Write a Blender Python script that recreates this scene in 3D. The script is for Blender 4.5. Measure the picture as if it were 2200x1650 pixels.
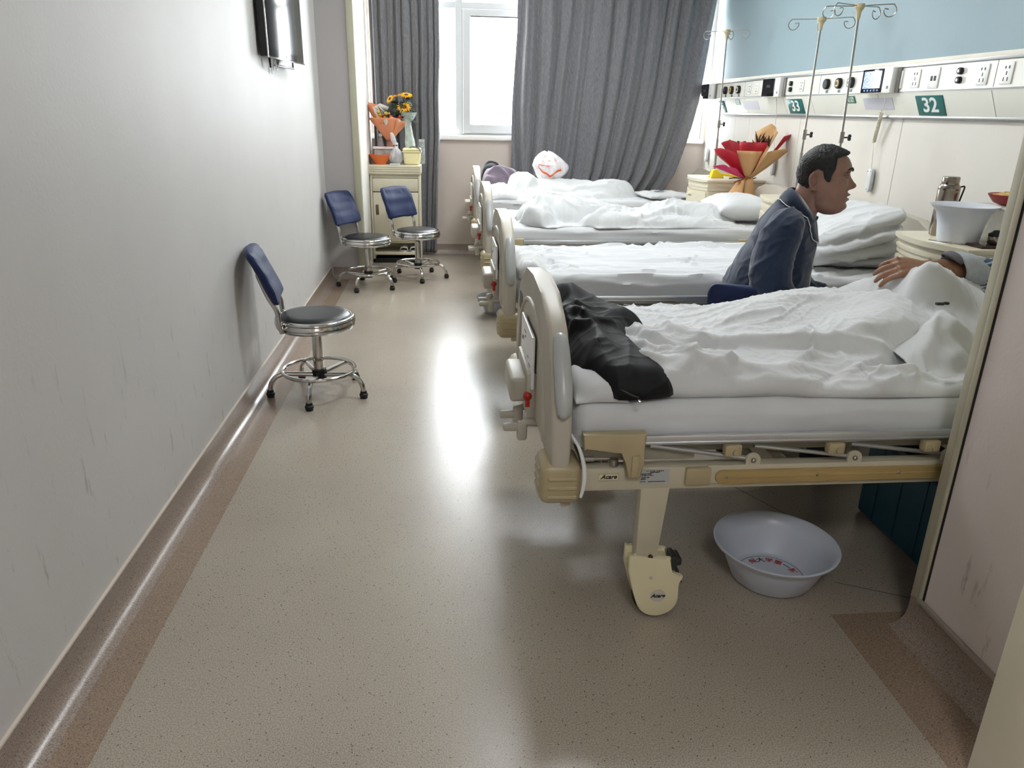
import bpy, bmesh, math, random
import numpy as np
from mathutils import Vector, Matrix, noise, Euler
PI = math.pi
S = bpy.context.scene
C = S.collection
for _o in list(bpy.data.objects): bpy.data.objects.remove(_o)

# ------------------------------------------------------------------ camera
XC = Vector((0.99583313, 0.01368071, -0.09016215))
YC = Vector((-0.08927806, 0.34786001, -0.93328604))
ZC = Vector((0.01859579, 0.93744666, 0.34763191))
CAM = Vector((0, 0, 1.35)); FPX = 1589.0
cd = bpy.data.cameras.new('camera'); cam = bpy.data.objects.new('camera', cd); C.objects.link(cam)
cam.matrix_world = Matrix((XC.to_4d(), YC.to_4d(), ZC.to_4d(), (0, 0, 0, 1)))
for i, r in enumerate((XC, YC, ZC)):
    for j in range(3): cam.matrix_world[i][j] = r[j]
    cam.matrix_world[i][3] = CAM[i]
cd.sensor_width = 36; cd.lens = FPX / 2200 * 36; cd.clip_start = .05; cd.clip_end = 200
S.camera = cam
def ray(u, v):
    c = Vector((u - 1100, 825 - v, -FPX))
    return Vector((XC.dot(c), YC.dot(c), ZC.dot(c)))
def at(u, v, ax, val):
    d = ray(u, v); return CAM + d * ((val - CAM[ax]) / d[ax])

# ------------------------------------------------------------------ world, lights, exposure
S.view_settings.view_transform = 'Standard'; S.view_settings.look = 'None'
S.view_settings.gamma = 1; S.view_settings.exposure = 1.33
try: S.view_settings.use_curve_mapping = False
except Exception: pass
W = bpy.data.worlds.new('overcast'); S.world = W; W.use_nodes = True
bg = W.node_tree.nodes['Background']; bg.inputs[0].default_value = (.93, .97, 1, 1); bg.inputs[1].default_value = 15.0
def area(name, loc, rot, sx, sy, power, col=(1, 1, 1), portal=False):
    l = bpy.data.lights.new(name, 'AREA'); l.shape = 'RECTANGLE'; l.size = sx; l.size_y = sy; l.energy = power; l.color = col
    if portal: l.cycles.is_portal = True
    o = bpy.data.objects.new(name, l); C.objects.link(o); o.location = loc; o.rotation_euler = rot; return o
area('window_daylight', (.95, 7.62, 1.9), (PI / 2, 0, PI), 3.1, 1.7, 1, portal=True)

# ------------------------------------------------------------------ materials
def lin(c):
    return tuple(((x / 255) / 12.92 if x / 255 <= .04045 else ((x / 255 + .055) / 1.055) ** 2.4) for x in c) + (1,)
class NT:
    def __init__(s, name):
        s.m = bpy.data.materials.new(name); s.m.use_nodes = True; s.t = s.m.node_tree; s.b = s.t.nodes['Principled BSDF']
        s.tc = None
    def n(s, typ, **k):
        x = s.t.nodes.new(typ)
        for a, b in k.items():
            if a in x.inputs.keys() if isinstance(a, str) else False: x.inputs[a].default_value = b
            else: setattr(x, a, b)
        return x
    def co(s, scale=(1, 1, 1)):
        if s.tc is None: s.tc = s.n('ShaderNodeTexCoord')
        mp = s.n('ShaderNodeMapping'); mp.inputs['Scale'].default_value = scale
        s.t.links.new(s.tc.outputs['Object'], mp.inputs[0]); return mp.outputs[0]
    def noise(s, scale, detail=3, vec=None, rough=.5):
        x = s.n('ShaderNodeTexNoise'); x.inputs['Scale'].default_value = scale; x.inputs['Detail'].default_value = detail
        x.inputs['Roughness'].default_value = rough
        s.t.links.new(vec if vec is not None else s.co(), x.inputs['Vector']); return x.outputs[0]
    def ramp(s, fac, stops):
        x = s.n('ShaderNodeValToRGB'); e = x.color_ramp.elements
        while len(e) < len(stops): e.new(.5)
        for i, (p, c) in enumerate(stops): e[i].position = p; e[i].color = c if len(c) == 4 else lin(c)
        s.t.links.new(fac, x.inputs[0]); return x.outputs[0]
    def mix(s, fac, a, b, mode='MIX'):
        x = s.n('ShaderNodeMix'); x.data_type = 'RGBA'; x.blend_type = mode
        for i, v in ((0, fac), (6, a), (7, b)):
            if hasattr(v, 'is_linked') or hasattr(v, 'links'): s.t.links.new(v, x.inputs[i])
            else: x.inputs[i].default_value = v
        return x.outputs[2]
    def bump(s, h, strength=.3, dist=.01):
        x = s.n('ShaderNodeBump'); x.inputs['Strength'].default_value = strength; x.inputs['Distance'].default_value = dist
        s.t.links.new(h, x.inputs['Height'])
        s.t.links.new(x.outputs[0], s.b.inputs['Normal'])
    def set(s, k, v):
        if hasattr(v, 'links'): s.t.links.new(v, s.b.inputs[k])
        else: s.b.inputs[k].default_value = v
MC = {}
def M(name, col, rough=.5, metal=0, var=.06, vs=6, bump=0, bs=200, spec=.5, trans=0, alpha=1, sheen=0, emit=0, subs=0, coat=0):
    if name in MC: return MC[name]
    t = NT(name); c = lin(col)
    n = t.noise(vs, 4)
    lo = tuple(x * (1 - var) for x in c[:3]) + (1,); hi = tuple(min(1, x * (1 + var)) for x in c[:3]) + (1,)
    t.set('Base Color', t.ramp(n, [(.3, lo), (.7, hi)]))
    t.set('Roughness', rough); t.set('Metallic', metal); t.set('Specular IOR Level', spec)
    t.set('Transmission Weight', trans); t.set('Alpha', alpha); t.set('Sheen Weight', sheen)
    t.set('Coat Weight', coat)
    if subs: t.set('Subsurface Weight', subs); t.b.inputs['Subsurface Radius'].default_value = (.012, .005, .003)
    if emit: t.set('Emission Color', c); t.set('Emission Strength', emit)
    if bump: t.bump(t.noise(bs, 3), bump, .002)
    MC[name] = t.m; return t.m
def fabric(name, col, var=.05, weave=900, bump=.15, rough=.85, sheen=.3, soft=0, spec=.2, trl=0):
    if name in MC: return MC[name]
    t = NT(name); c = lin(col)
    lo = tuple(x * (1 - var) for x in c[:3]) + (1,); hi = tuple(min(1, x * (1 + var)) for x in c[:3]) + (1,)
    t.set('Base Color', t.ramp(t.noise(12, 4), [(.3, lo), (.7, hi)]))
    t.set('Roughness', rough); t.set('Sheen Weight', sheen); t.set('Specular IOR Level', spec)
    a = t.noise(weave, 2)
    if soft:
        b = t.noise(28, 4, t.co((1, 2.2, 1))); m = t.n('ShaderNodeMath', operation='MULTIPLY_ADD')
        t.t.links.new(b, m.inputs[0]); m.inputs[1].default_value = soft; t.t.links.new(a, m.inputs[2]); a = m.outputs[0]
    t.bump(a, bump, .002)
    if trl:
        tr = t.n('ShaderNodeBsdfTranslucent'); tr.inputs[0].default_value = c
        mx = t.n('ShaderNodeMixShader'); mx.inputs[0].default_value = trl
        out = t.t.nodes['Material Output']
        t.t.links.new(t.b.outputs[0], mx.inputs[1]); t.t.links.new(tr.outputs[0], mx.inputs[2]); t.t.links.new(mx.outputs[0], out.inputs[0])
    MC[name] = t.m; return t.m
def film(name, col, dens=.3, rough=.1):
    """thin clear plastic or glass sheet: mostly transparent, some diffuse, some gloss"""
    if name in MC: return MC[name]
    t = NT(name); out = t.t.nodes['Material Output']; t.set('Base Color', lin(col)); t.set('Roughness', rough)
    tp = t.n('ShaderNodeBsdfTransparent'); tp.inputs[0].default_value = (.97, .98, .98, 1)
    mx = t.n('ShaderNodeMixShader'); mx.inputs[0].default_value = dens
    if dens > .2:
        t.t.links.new(t.ramp(t.noise(22, 3), [(.3, (dens * .75,) * 3 + (1,)), (.7, (min(1, dens * 1.25),) * 3 + (1,))]), mx.inputs[0])
    t.t.links.new(tp.outputs[0], mx.inputs[1]); t.t.links.new(t.b.outputs[0], mx.inputs[2]); t.t.links.new(mx.outputs[0], out.inputs[0])
    MC[name] = t.m; return t.m

# ------------------------------------------------------------------ mesh builder
def catmull(p, n=6, closed=False):
    p = [Vector(q) for q in p]; out = []
    m = len(p); rng = m if closed else m - 1
    for i in range(rng):
        a, b, c, d = (p[(i - 1) % m], p[i], p[(i + 1) % m], p[(i + 2) % m]) if closed else (p[max(i - 1, 0)], p[i], p[i + 1], p[min(i + 2, m - 1)])
        for k in range(n):
            t = k / n
            out.append(.5 * ((2 * b) + (c - a) * t + (2 * a - 5 * b + 4 * c - d) * t * t + (3 * b - a - 3 * c + d) * t ** 3))
    if not closed: out.append(p[-1])
    return out
class MB:
    def __init__(s, off=(0, 0, 0)): s.bm = bmesh.new(); s.off = Vector(off); s.uv = None
    def V(s, p): return s.bm.verts.new(Vector(p))
    def F(s, vs):
        try: return s.bm.faces.new(vs)
        except ValueError: return None
    def box(s, x0, x1, y0, y1, z0, z1, r=0, seg=2, mtx=None):
        v = [s.V((x, y, z)) for z in (z0, z1) for y in (y0, y1) for x in (x0, x1)]
        fs = [s.F([v[i] for i in q]) for q in ((0, 2, 3, 1), (4, 5, 7, 6), (0, 1, 5, 4), (1, 3, 7, 5), (3, 2, 6, 7), (2, 0, 4, 6))]
        if r:
            es = list({e for f in fs for e in f.edges})
            g = bmesh.ops.bevel(s.bm, geom=es + v, offset=r, segments=seg, profile=.5, affect='EDGES')
            vs = list({w for f in g['faces'] for w in f.verts} | {w for w in v if w.is_valid})
            seen = set(vs); st = list(vs)
            while st:
                a = st.pop()
                for e in a.link_edges:
                    b = e.other_vert(a)
                    if b not in seen: seen.add(b); st.append(b)
            v = list(seen)
        if mtx is not None: bmesh.ops.transform(s.bm, matrix=mtx, verts=v)
        return v
    def tube(s, pts, r, n=10, closed=False, smooth=0, cap=True):
        pts = catmull(pts, smooth, closed) if smooth else [Vector(p) for p in pts]
        rr = r if isinstance(r, (list, tuple)) else None
        m = len(pts); rings = []; up = None
        for i, p in enumerate(pts):
            if closed: t = pts[(i + 1) % m] - pts[i - 1]
            else: t = pts[min(i + 1, m - 1)] - pts[max(i - 1, 0)]
            if t.length < 1e-9: t = Vector((0, 0, 1))
            t.normalize()
            if up is None: up = t.cross(Vector((0, 0, 1)) if abs(t.z) < .9 else Vector((1, 0, 0))).normalized()
            else:
                up = up - t * up.dot(t)
                up = up.normalized() if up.length > 1e-6 else t.orthogonal().normalized()
            w = t.cross(up)
            if rr:
                k = i / (m - 1) * (len(rr) - 1); a = int(k); b = min(a + 1, len(rr) - 1); f = k - a; q = tuple(m1 + (m2 - m1) * f for m1, m2 in zip(rr[a], rr[b])) if isinstance(rr[a], tuple) else rr[a] + (rr[b] - rr[a]) * f
            else: q = r
            qa, qb = q if isinstance(q, tuple) else (q, q)
            rings.append([s.V(p + up * (math.cos(2 * PI * j / n) * qa) + w * (math.sin(2 * PI * j / n) * qb)) for j in range(n)])
        for i in range(m if closed else m - 1):
            a, b = rings[i], rings[(i + 1) % m]
            for j in range(n): s.F([a[j], a[(j + 1) % n], b[(j + 1) % n], b[j]])
        if cap and not closed: s.F(rings[0][::-1]); s.F(rings[-1])
        return [v for r_ in rings for v in r_]
    def lathe(s, prof, c=(0, 0, 0), n=32, sx=1, sy=1, mtx=None):
        c = Vector(c); rings = []
        for (r, z) in prof:
            if r < 1e-5: rings.append([s.V(c + Vector((0, 0, z)))])
            else: rings.append([s.V(c + Vector((r * sx * math.cos(2 * PI * j / n), r * sy * math.sin(2 * PI * j / n), z))) for j in range(n)])
        for a, b in zip(rings, rings[1:]):
            for j in range(n):
                k = (j + 1) % n
                if len(a) == 1 and len(b) == 1: continue
                if len(a) == 1: s.F([a[0], b[k], b[j]])
                elif len(b) == 1: s.F([a[j], a[k], b[0]])
                else: s.F([a[j], a[k], b[k], b[j]])
        v = [x for r_ in rings for x in r_]
        if mtx is not None: bmesh.ops.transform(s.bm, matrix=mtx, verts=v)
        return v
    def prism(s, pts, ax, a, b, r=0, seg=2):
        """closed 2D outline extruded along axis ax from a to b"""
        def P(p, d): q = list(p); q.insert(ax, d); return q
        v0 = [s.V(P(p, a)) for p in pts]; v1 = [s.V(P(p, b)) for p in pts]; n = len(pts)
        f0 = s.F(v0); f1 = s.F(v1[::-1]); 
        for i in range(n): s.F([v0[(i + 1) % n], v0[i], v1[i], v1[(i + 1) % n]])
        if r:
            es = list(set(f0.edges) | set(f1.edges))
            bmesh.ops.bevel(s.bm, geom=es, offset=r, segments=seg, profile=.5, affect='EDGES')
    def grid(s, fn, nu, nv, closeu=False, thick=0):
        vs = [[s.V(fn(i / nu, j / nv)) for j in range(nv + 1)] for i in range(nu + (0 if closeu else 1))]
        m = len(vs)
        for i in range(m if closeu else m - 1):
            for j in range(nv): s.F([vs[i][j], vs[(i + 1) % m][j], vs[(i + 1) % m][j + 1], vs[i][j + 1]])
        return vs
    def sphere(s, c, r, n=16, m=10, sc=(1, 1, 1), mtx=None):
        pr = [(math.sin(PI * i / m) * r, -math.cos(PI * i / m) * r * sc[2]) for i in range(m + 1)]
        pr[0] = (0, pr[0][1]); pr[-1] = (0, pr[-1][1])
        return s.lathe(pr, c, n, sc[0], sc[1], mtx)
    def build(s, name, mat, parent=None, ang=35, weld=0, thick=0, sub=0, recalc=True):
        bm = s.bm
        if weld: bmesh.ops.remove_doubles(bm, verts=bm.verts, dist=weld)
        if recalc: bmesh.ops.recalc_face_normals(bm, faces=bm.faces)
        if any(s.off): bmesh.ops.translate(bm, verts=bm.verts, vec=-s.off)
        for f in bm.faces: f.smooth = True
        for e in bm.edges:
            if len(e.link_faces) == 2 and e.calc_face_angle(0) > math.radians(ang): e.smooth = False
        me = bpy.data.meshes.new(name); bm.to_mesh(me); bm.free()
        for m in (mat if isinstance(mat, (list, tuple)) else [mat]): me.materials.append(m)
        o = bpy.data.objects.new(name, me); C.objects.link(o)
        if parent: o.parent = parent
        if thick:
            md = o.modifiers.new('thickness', 'SOLIDIFY'); md.thickness = thick; md.offset = 0
        if sub:
            md = o.modifiers.new('smoothing', 'SUBSURF'); md.levels = sub; md.render_levels = sub
        return o
def tag(o, label, cat, group=None, kind=None):
    if label: o['label'] = label
    if cat: o['category'] = cat
    if group: o['group'] = group
    if kind: o['kind'] = kind
    return o
def thing(name, loc, label, cat, group=None, rz=0):
    o = bpy.data.objects.new(name, None); C.objects.link(o); o.location = loc; o.rotation_euler = (0, 0, rz); o.empty_display_size = .1
    return tag(o, label, cat, group)
def struct(o): o['kind'] = 'structure'; return o
def copy_tree(o, parent=None):
    c = o.copy(); C.objects.link(c); c.parent = parent
    for ch in list(o.children): copy_tree(ch, c)
    return c
def place(mb_obj, loc):  # single-mesh thing built at world coordinates with off -> put back
    mb_obj.location = loc; return mb_obj
def text(s, size, mat, parent, mtx, name='lettering', shear=0, font_off=0, extr=.0004, align='CENTER', sx=1):
    cu = bpy.data.curves.new('t', 'FONT'); cu.body = s; cu.size = size; cu.align_x = align; cu.align_y = 'CENTER'; cu.shear = shear
    cu.offset = font_off; cu.extrude = extr; cu.resolution_u = 3
    to = bpy.data.objects.new('t', cu); C.objects.link(to)
    dg = bpy.context.evaluated_depsgraph_get(); me = bpy.data.meshes.new_from_object(to.evaluated_get(dg))
    bpy.data.objects.remove(to)
    me.transform(mtx @ Matrix.Diagonal((sx, 1, 1, 1)))
    me.materials.clear(); me.materials.append(mat)
    o = bpy.data.objects.new(name, me); C.objects.link(o)
    if parent: o.parent = parent
    return o
def face_m(loc, right, up):
    r = Vector(right).normalized(); u = Vector(up).normalized(); n = r.cross(u)
    m = Matrix.Identity(4)
    for i in range(3): m[i][0] = r[i]; m[i][1] = u[i]; m[i][2] = n[i]; m[i][3] = loc[i]
    return m
def nz(x, y=0, z=0, s=1): return noise.noise(Vector((x * s, y * s, z * s)))
def sstep(a, b, x):
    t = max(0, min(1, (x - a) / (b - a))); return t * t * (3 - 2 * t)

# palette
cream = M('cream_plastic', (194, 187, 166), .42, var=.05, bump=.04, bs=300)
taupe = M('taupe_moulded_plastic', (178, 171, 156), .45, var=.06, bump=.12, bs=420)
ochre = M('yellowed_plastic', (170, 156, 122), .4, var=.08, vs=9)
creamsteel = M('cream_painted_steel', (188, 180, 158), .35, var=.06, vs=9)
wheelmat = M('cream_caster_plastic', (222, 212, 176), .35, var=.04)
greygrip = M('grey_grip_plastic', (172, 174, 172), .3, var=.03)
alu = M('brushed_aluminium', (200, 202, 204), .3, metal=.85, var=.04)
steel = M('grey_steel', (165, 162, 156), .28, metal=1, var=.05)
chrome = M('chrome', (205, 203, 200), .12, metal=1, var=.03)
black = M('black_rubber', (16, 16, 18), .55, var=.1)
blackgl = M('black_gloss_plastic', (10, 11, 13), .12, var=.1)
white = M('white_plastic', (232, 232, 230), .35, var=.02)
offwhite = M('off_white_enamel', (226, 224, 214), .3, var=.02)
red = M('red_plastic', (170, 30, 26), .4)
ink = M('black_ink', (14, 14, 24), .6)
linen = fabric('white_cotton', (208, 209, 209), .02, 1100, .2, soft=1.6)
linen_plain = fabric('white_sheet_cotton', (203, 204, 205), .02, 1200, .08, soft=.6)
FILL = 16.5
# ================================================================== THE ROOM
XL, XR, YW, ZT = -.93, 2.54, 7.35, 2.85
def wallmat(name, col, stain=.1, scuffs=True, hi=None):
    t = NT(name); c = lin(col)
    big = t.noise(1.3, 5, rough=.6)
    base = t.ramp(big, [(.35, tuple(x * (1 - stain) for x in c[:3]) + (1,)), (.65, c)])
    if scuffs:
        v = t.co((1, 5, 1.1)); sc = t.noise(5.5, 6, v, .62)
        m = t.ramp(sc, [(.62, (0, 0, 0, 1)), (.72, (1, 1, 1, 1))])
        # scuffs gather on the lower wall: their own dirt band
        sep = t.n('ShaderNodeSeparateXYZ'); t.t.links.new(t.tc.outputs['Object'], sep.inputs[0])
        low = t.ramp(sep.outputs[2], [(.25, (1, 1, 1, 1)), (.95, (0, 0, 0, 1))])
        mm = t.n('ShaderNodeMath', operation='MULTIPLY'); t.t.links.new(m, mm.inputs[0]); t.t.links.new(low, mm.inputs[1])
        m2 = t.n('ShaderNodeMath', operation='MULTIPLY'); t.t.links.new(mm.outputs[0], m2.inputs[0]); m2.inputs[1].default_value = .6
        base = t.mix(m2.outputs[0], base, lin((112, 106, 100)))
        # fine scratch lines
        wv = t.noise(9, 9, t.co((1, 2.6, .9)), .72)
        l2 = t.ramp(wv, [(.655, (0, 0, 0, 1)), (.663, (1, 1, 1, 1)), (.672, (0, 0, 0, 1))])
        m3 = t.n('ShaderNodeMath', operation='MULTIPLY'); t.t.links.new(l2, m3.inputs[0]); t.t.links.new(low, m3.inputs[1])
        m4 = t.n('ShaderNodeMath', operation='MULTIPLY'); t.t.links.new(m3.outputs[0], m4.inputs[0]); m4.inputs[1].default_value = .85
        base = t.mix(m4.outputs[0], base, lin((90, 85, 80)))
    t.set('Base Color', base); t.set('Roughness', .55); t.set('Specular IOR Level', .35)
    t.bump(t.noise(90, 5), .12, .004)
    MC[name] = t.m; return t.m
wall_l = wallmat('left_wall_paint', (200, 197, 194), .06)
wall_p = wallmat('pinkish_wall_paint', (205, 192, 182), .05, False)
wall_b = wallmat('partition_paint', (218, 207, 201), .08)
wall_bl = wallmat('blue_wall_paint', (146, 166, 172), .05, False)
wall_c = wallmat('cream_wall_panel', (214, 209, 200), .05, False)
grey_paint = wallmat('pillar_paint', (176, 171, 170), .03, False)
ceil_m = M('ceiling_white', (225, 225, 222), .8, var=.02)

def floormat(name, a, b, speck):
    t = NT(name)
    big = t.noise(.9, 4)
    base = t.ramp(big, [(.35, a), (.65, b)])
    fine = t.noise(300, 4, rough=.65); f2 = t.noise(170, 3, rough=.7)
    m1 = t.ramp(fine, [(.40, (0, 0, 0, 1)), (.56, (1, 1, 1, 1))])
    col = t.mix(m1, t.mix(.55, base, lin(speck), 'MULTIPLY'), base)
    light = t.ramp(f2, [(.58, (0, 0, 0, 1)), (.78, (.3, .3, .3, 1))])
    col = t.mix(light, col, lin((214, 204, 188)))
    vo = t.n('ShaderNodeTexVoronoi'); vo.inputs['Scale'].default_value = 62; t.t.links.new(t.co(), vo.inputs[0])
    dk = t.ramp(vo.outputs[0], [(.09, (.8, .8, .8, 1)), (.15, (0, 0, 0, 1))])
    col = t.mix(dk, col, lin((74, 62, 54)))
    t.set('Base Color', col)
    r = .27
    t.set('Roughness', r); t.set('Specular IOR Level', .6)
    ad = t.n('ShaderNodeMath', operation='MULTIPLY_ADD'); t.t.links.new(t.noise(2.5, 2), ad.inputs[0]); ad.inputs[1].default_value = 1.0; t.t.links.new(t.noise(180, 2), ad.inputs[2])
    t.bump(ad.outputs[0], .07, .004)
    MC[name] = t.m; return t.m
fl = floormat('speckled_vinyl_floor', (164, 153, 139), (178, 168, 153), (142, 124, 108))
flb = floormat('brown_speckled_vinyl_border', (148, 128, 110), (158, 137, 117), (132, 110, 94))
flc = floormat('speckled_vinyl_skirting', (152, 137, 125), (162, 146, 134), (134, 115, 103))

b = MB(); b.box(-3, 5, -2.4, 7.6, -.1, 0); struct(b.build('floor', fl))
b = MB(); b.box(XL + .055, XL + .15, -2.2, 6.2, -.001, .0006); struct(b.build('trim_1', flb))
b = MB(); b.box(1.30 - .20, 1.30 - .055, 1.0, 1.68, -.001, .0006); b.box(1.10, 1.7, 1.60, 1.68, -.001, .0005); struct(b.build('trim_2', flb))
# seam lines of the vinyl under the near bed
b = MB()
for (x0, y0, x1, y1) in ((1.02, 2.62, 1.30, 2.08), (1.19, 1.83, 1.42, 1.72), (1.30, 1.62, 1.55, 1.82)):
    d = Vector((x1 - x0, y1 - y0, 0)).normalized() * .0015; p = Vector((-d.y, d.x, 0))
    q = [Vector((x0, y0, .0009)) + p, Vector((x1, y1, .0009)) + p, Vector((x1, y1, .0009)) - p, Vector((x0, y0, .0009)) - p]
    b.F([b.V(v) for v in q])
struct(b.build('trim_3', M('floor_seam', (54, 46, 40), .8)))
# left wall
b = MB(); b.box(XL - .15, XL, -2.4, 6.2, 0, ZT); struct(b.build('wall_left', wall_l))
# pillar beside the window
b = MB(); b.prism([(XL - .15, 6.2), (XL, 6.2), (XL + .03, 6.215), (-.65, 6.215), (-.65, YW + .02), (XL - .15, YW + .02)], 2, 0, ZT); struct(b.build('wall_pillar', grey_paint))
b = MB(); b.box(-.70, -.646, 6.205, 6.26, .1, ZT, .004); struct(b.build('trim_4', M('khaki_corner_guard', (186, 183, 160), .5, var=.03)))
b = MB(); b.box(-.652, -.645, 6.26, 7.3, 0, ZT); struct(b.build('wall_recess', wallmat('lit_recess_tone', (225, 221, 214), .03, False)))  # paler coat paints in the window light on the pillar's side
# bars of coved skirting: profile swept along a line
def cove(name, p0, p1, nrm, mat, h=.097):
    p0, p1, nrm = Vector(p0), Vector(p1), Vector(nrm); up = Vector((0, 0, 1)); b = MB()
    prof = [(.0, h), (.006, h), (.007, .05), (.012, .03), (.024, .014), (.042, .004), (.058, .0008), (0, .0005)]
    a = [b.V(p0 + nrm * x + up * z) for x, z in prof]; c = [b.V(p1 + nrm * x + up * z) for x, z in prof]
    n = len(prof)
    for i in range(n): b.F([a[i], a[(i + 1) % n], c[(i + 1) % n], c[i]])
    b.F(a[::-1]); b.F(c)
    return struct(b.build(name, mat, ang=50))
cove('baseboard_left', (XL, -2.2, 0), (XL, 6.2, 0), (1, 0, 0), flc)
b = MB(); b.box(XL, XL + .0085, -2.2, 6.2, .096, .101); struct(b.build('trim_5', M('pale_skirting_cap', (206, 194, 180), .4)))
cove('baseboard_pillar', (-.65, 6.215, 0), (XL + .02, 6.215, 0), (0, -1, 0), flc)
cove('baseboard_back', (-.65, YW, 0), (XR, YW, 0), (0, -1, 0), flc)
cove('baseboard_partition', (1.30, -2.2, 0), (1.30, 1.63, 0), (-1, 0, 0), flc)
b = MB(); b.box(1.288, 1.30, -2.2, 1.60, .095, .108, .002); struct(b.build('trim_6', M('grey_skirting_cap', (160, 148, 136), .5)))
# window wall: below, above and the piers
b = MB(); b.box(-.9, XR + .2, YW, YW + .25, 0, 1.075); b.box(-.9, XR + .2, YW, YW + .25, 2.62, ZT); b.box(-.9, -.60, YW, YW + .25, 1.0752, 2.6198)
b.box(2.50, XR + .2, YW, YW + .25, 1.0752, 2.6198); struct(b.build('wall_window', wall_p))
b = MB(); b.box(-.66, 2.52, YW - .035, YW + .25, 1.075, 1.118, .006); struct(b.build('trim_7', M('white_sill', (236, 235, 230), .35, var=.02)))
# window frame
pvc = M('white_window_frame', (196, 198, 198), .3, var=.02)
b = MB(); y0, y1 = YW + .03, YW + .09
for (x0, x1, z0, z1) in ((-.62, 2.5, 1.118, 1.135), (-.62, 2.5, 2.19, 2.245), (-.62, 2.5, 2.58, 2.62), (-.62, -.57, 1.12, 2.6), (2.45, 2.5, 1.12, 2.6), (.133, .2, 1.12, 2.6), (1.25, 1.32, 1.12, 2.6)):
    if x1 - x0 < .1: b.box(x0, x1, y0 - .003, y1 + .003, z0 + .002, z1 - .002, .004, 1)
    else: b.box(x0, x1, y0, y1, z0, z1, .004, 1)
win = struct(b.build('window_1', pvc))
b = MB(); y0, y1 = YW + .01, YW + .055
for (x0, x1, z0, z1) in ((.2, .272, 1.135, 2.19), (1.18, 1.25, 1.135, 2.19), (.2, 1.25, 1.135, 1.215), (.2, 1.25, 2.13, 2.19)):
    if z1 - z0 > .5: b.box(x0, x1, y0 - .003, y1 + .002, z0 + .002, z1 - .002, .005, 1)
    else: b.box(x0 + .002, x1 - .002, y0, y1, z0, z1, .005, 1)
b.build('window_sash', pvc, win)
b = MB(); b.box(.27, 1.18, YW + .012, YW + .05, 2.124, 2.131); b.build('window_gasket', black, win)
b = MB(); b.box(.70, .715, YW - .005, YW + .012, 1.15, 1.21, .003); b.build('window_handle', pvc, win)
glass = film('window_glass', (235, 245, 245), .06, .02)
b = MB()
for (x0, x1) in ((-.6, .14), (.2, 1.26), (1.31, 2.46)):
    b.box(x0, x1, YW + .058, YW + .064, 1.12, 2.2); b.box(x0, x1, YW + .058, YW + .064, 2.24, 2.59)
b.build('window_glass', glass, win)
# right wall with the bed-head services: cream panels below, blue above
b = MB(); b.box(XR, XR + .2, 1.45, YW + .25, 1.60, ZT); struct(b.build('wall_right', wall_bl))
b = MB(); ys = [1.45, 2.9, 4.12, 5.36, 6.28, 6.60, YW]
for y0, y1 in zip(ys, ys[1:]): b.box(XR - .004, XR + .2, y0 + .0015, y1 - .0015, 0, 1.632, .002, 1)
b.box(XR + .004, XR + .19, 1.5, YW, 0, 1.62)
struct(b.build('wall_right_panels', wall_c))
b = MB(); b.box(XR - .006, XR, 2.0, YW, 1.617, 1.642, .002); struct(b.build('trim_8', M('cream_dado', (228, 222, 206), .5)))
cove('baseboard_right', (XR - .004, 1.66, 0), (XR - .004, YW, 0), (-1, 0, 0), flc)
# partition (washroom) at the right front, and its end frame
b = MB(); b.box(1.30, XR + .2, -2.4, 1.60, 0, ZT); struct(b.build('wall_partition', wall_b))
khaki = M('khaki_frame_paint', (186, 180, 158), .42, var=.06, bump=.05, bs=150)
b = MB(); b.box(1.2985, XR, 1.598, 1.640, .085, ZT, .003); b.box(1.31, XR, 1.60, 1.635, 0, .09); struct(b.build('trim_9', khaki))
b = MB(); b.box(1.293, 1.2995, 1.590, 1.606, .085, ZT, .002); struct(b.build('trim_10', khaki))
b = MB(); b.box(1.2985, 1.2999, 1.583, 1.590, .108, ZT); struct(b.build('trim_11', M('dark_gap', (30, 26, 22), .9)))
# entrance door frame near the camera
b = MB(); b.box(1.135, 1.30, .93, 1.14, 0, ZT, .004); struct(b.build('door_1', M('ivory_door_frame', (236, 228, 206), .35, var=.03)))
# ceiling and back of the entry
b = MB(); b.box(-1.1, XR + .2, -2.4, YW + .25, ZT, ZT + .1); struct(b.build('ceiling', ceil_m))
b = MB(); b.box(XL - .1, 1.4, -2.5, -2.3, 0, ZT); struct(b.build('wall_entry', wall_p))
# glowing fill panels added under the ceiling, out of view, to brighten the ward
fillm = NT('fill_glow'); fillm.set('Base Color', (1, 1, 1, 1)); fillm.set('Emission Color', (.94, .975, 1, 1)); fillm.set('Emission Strength', FILL); fillm = fillm.m
fillf = fillm.copy(); fillf.name = 'fill_glow_far'; fillf.node_tree.nodes['Principled BSDF'].inputs['Emission Strength'].default_value = FILL * .65
fillw = fillm.copy(); fillw.name = 'fill_glow_dim'; fillw.node_tree.nodes['Principled BSDF'].inputs['Emission Strength'].default_value = FILL * .85
for i, (x, y, wh) in enumerate(((.25, -.9, 'above the entry'), (.7, 3.7, 'over the second bed'), (.9, 5.7, 'near the window end'))):
    t = thing('fill_panel', (x, y, ZT), 'unseen square fill light added ' + wh, 'ceiling light', 'added fill lights of the ward')
    b = MB(); b.box(-.32, .32, -.32, .32, -.03, -.001, .005); b.build('fill_frame', white, t)
    b = MB(); b.box(-.29, .29, -.29, .29, -.034, -.0305); b.build('fill_glow', (fillw, fillm, fillf)[i], t)

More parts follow.
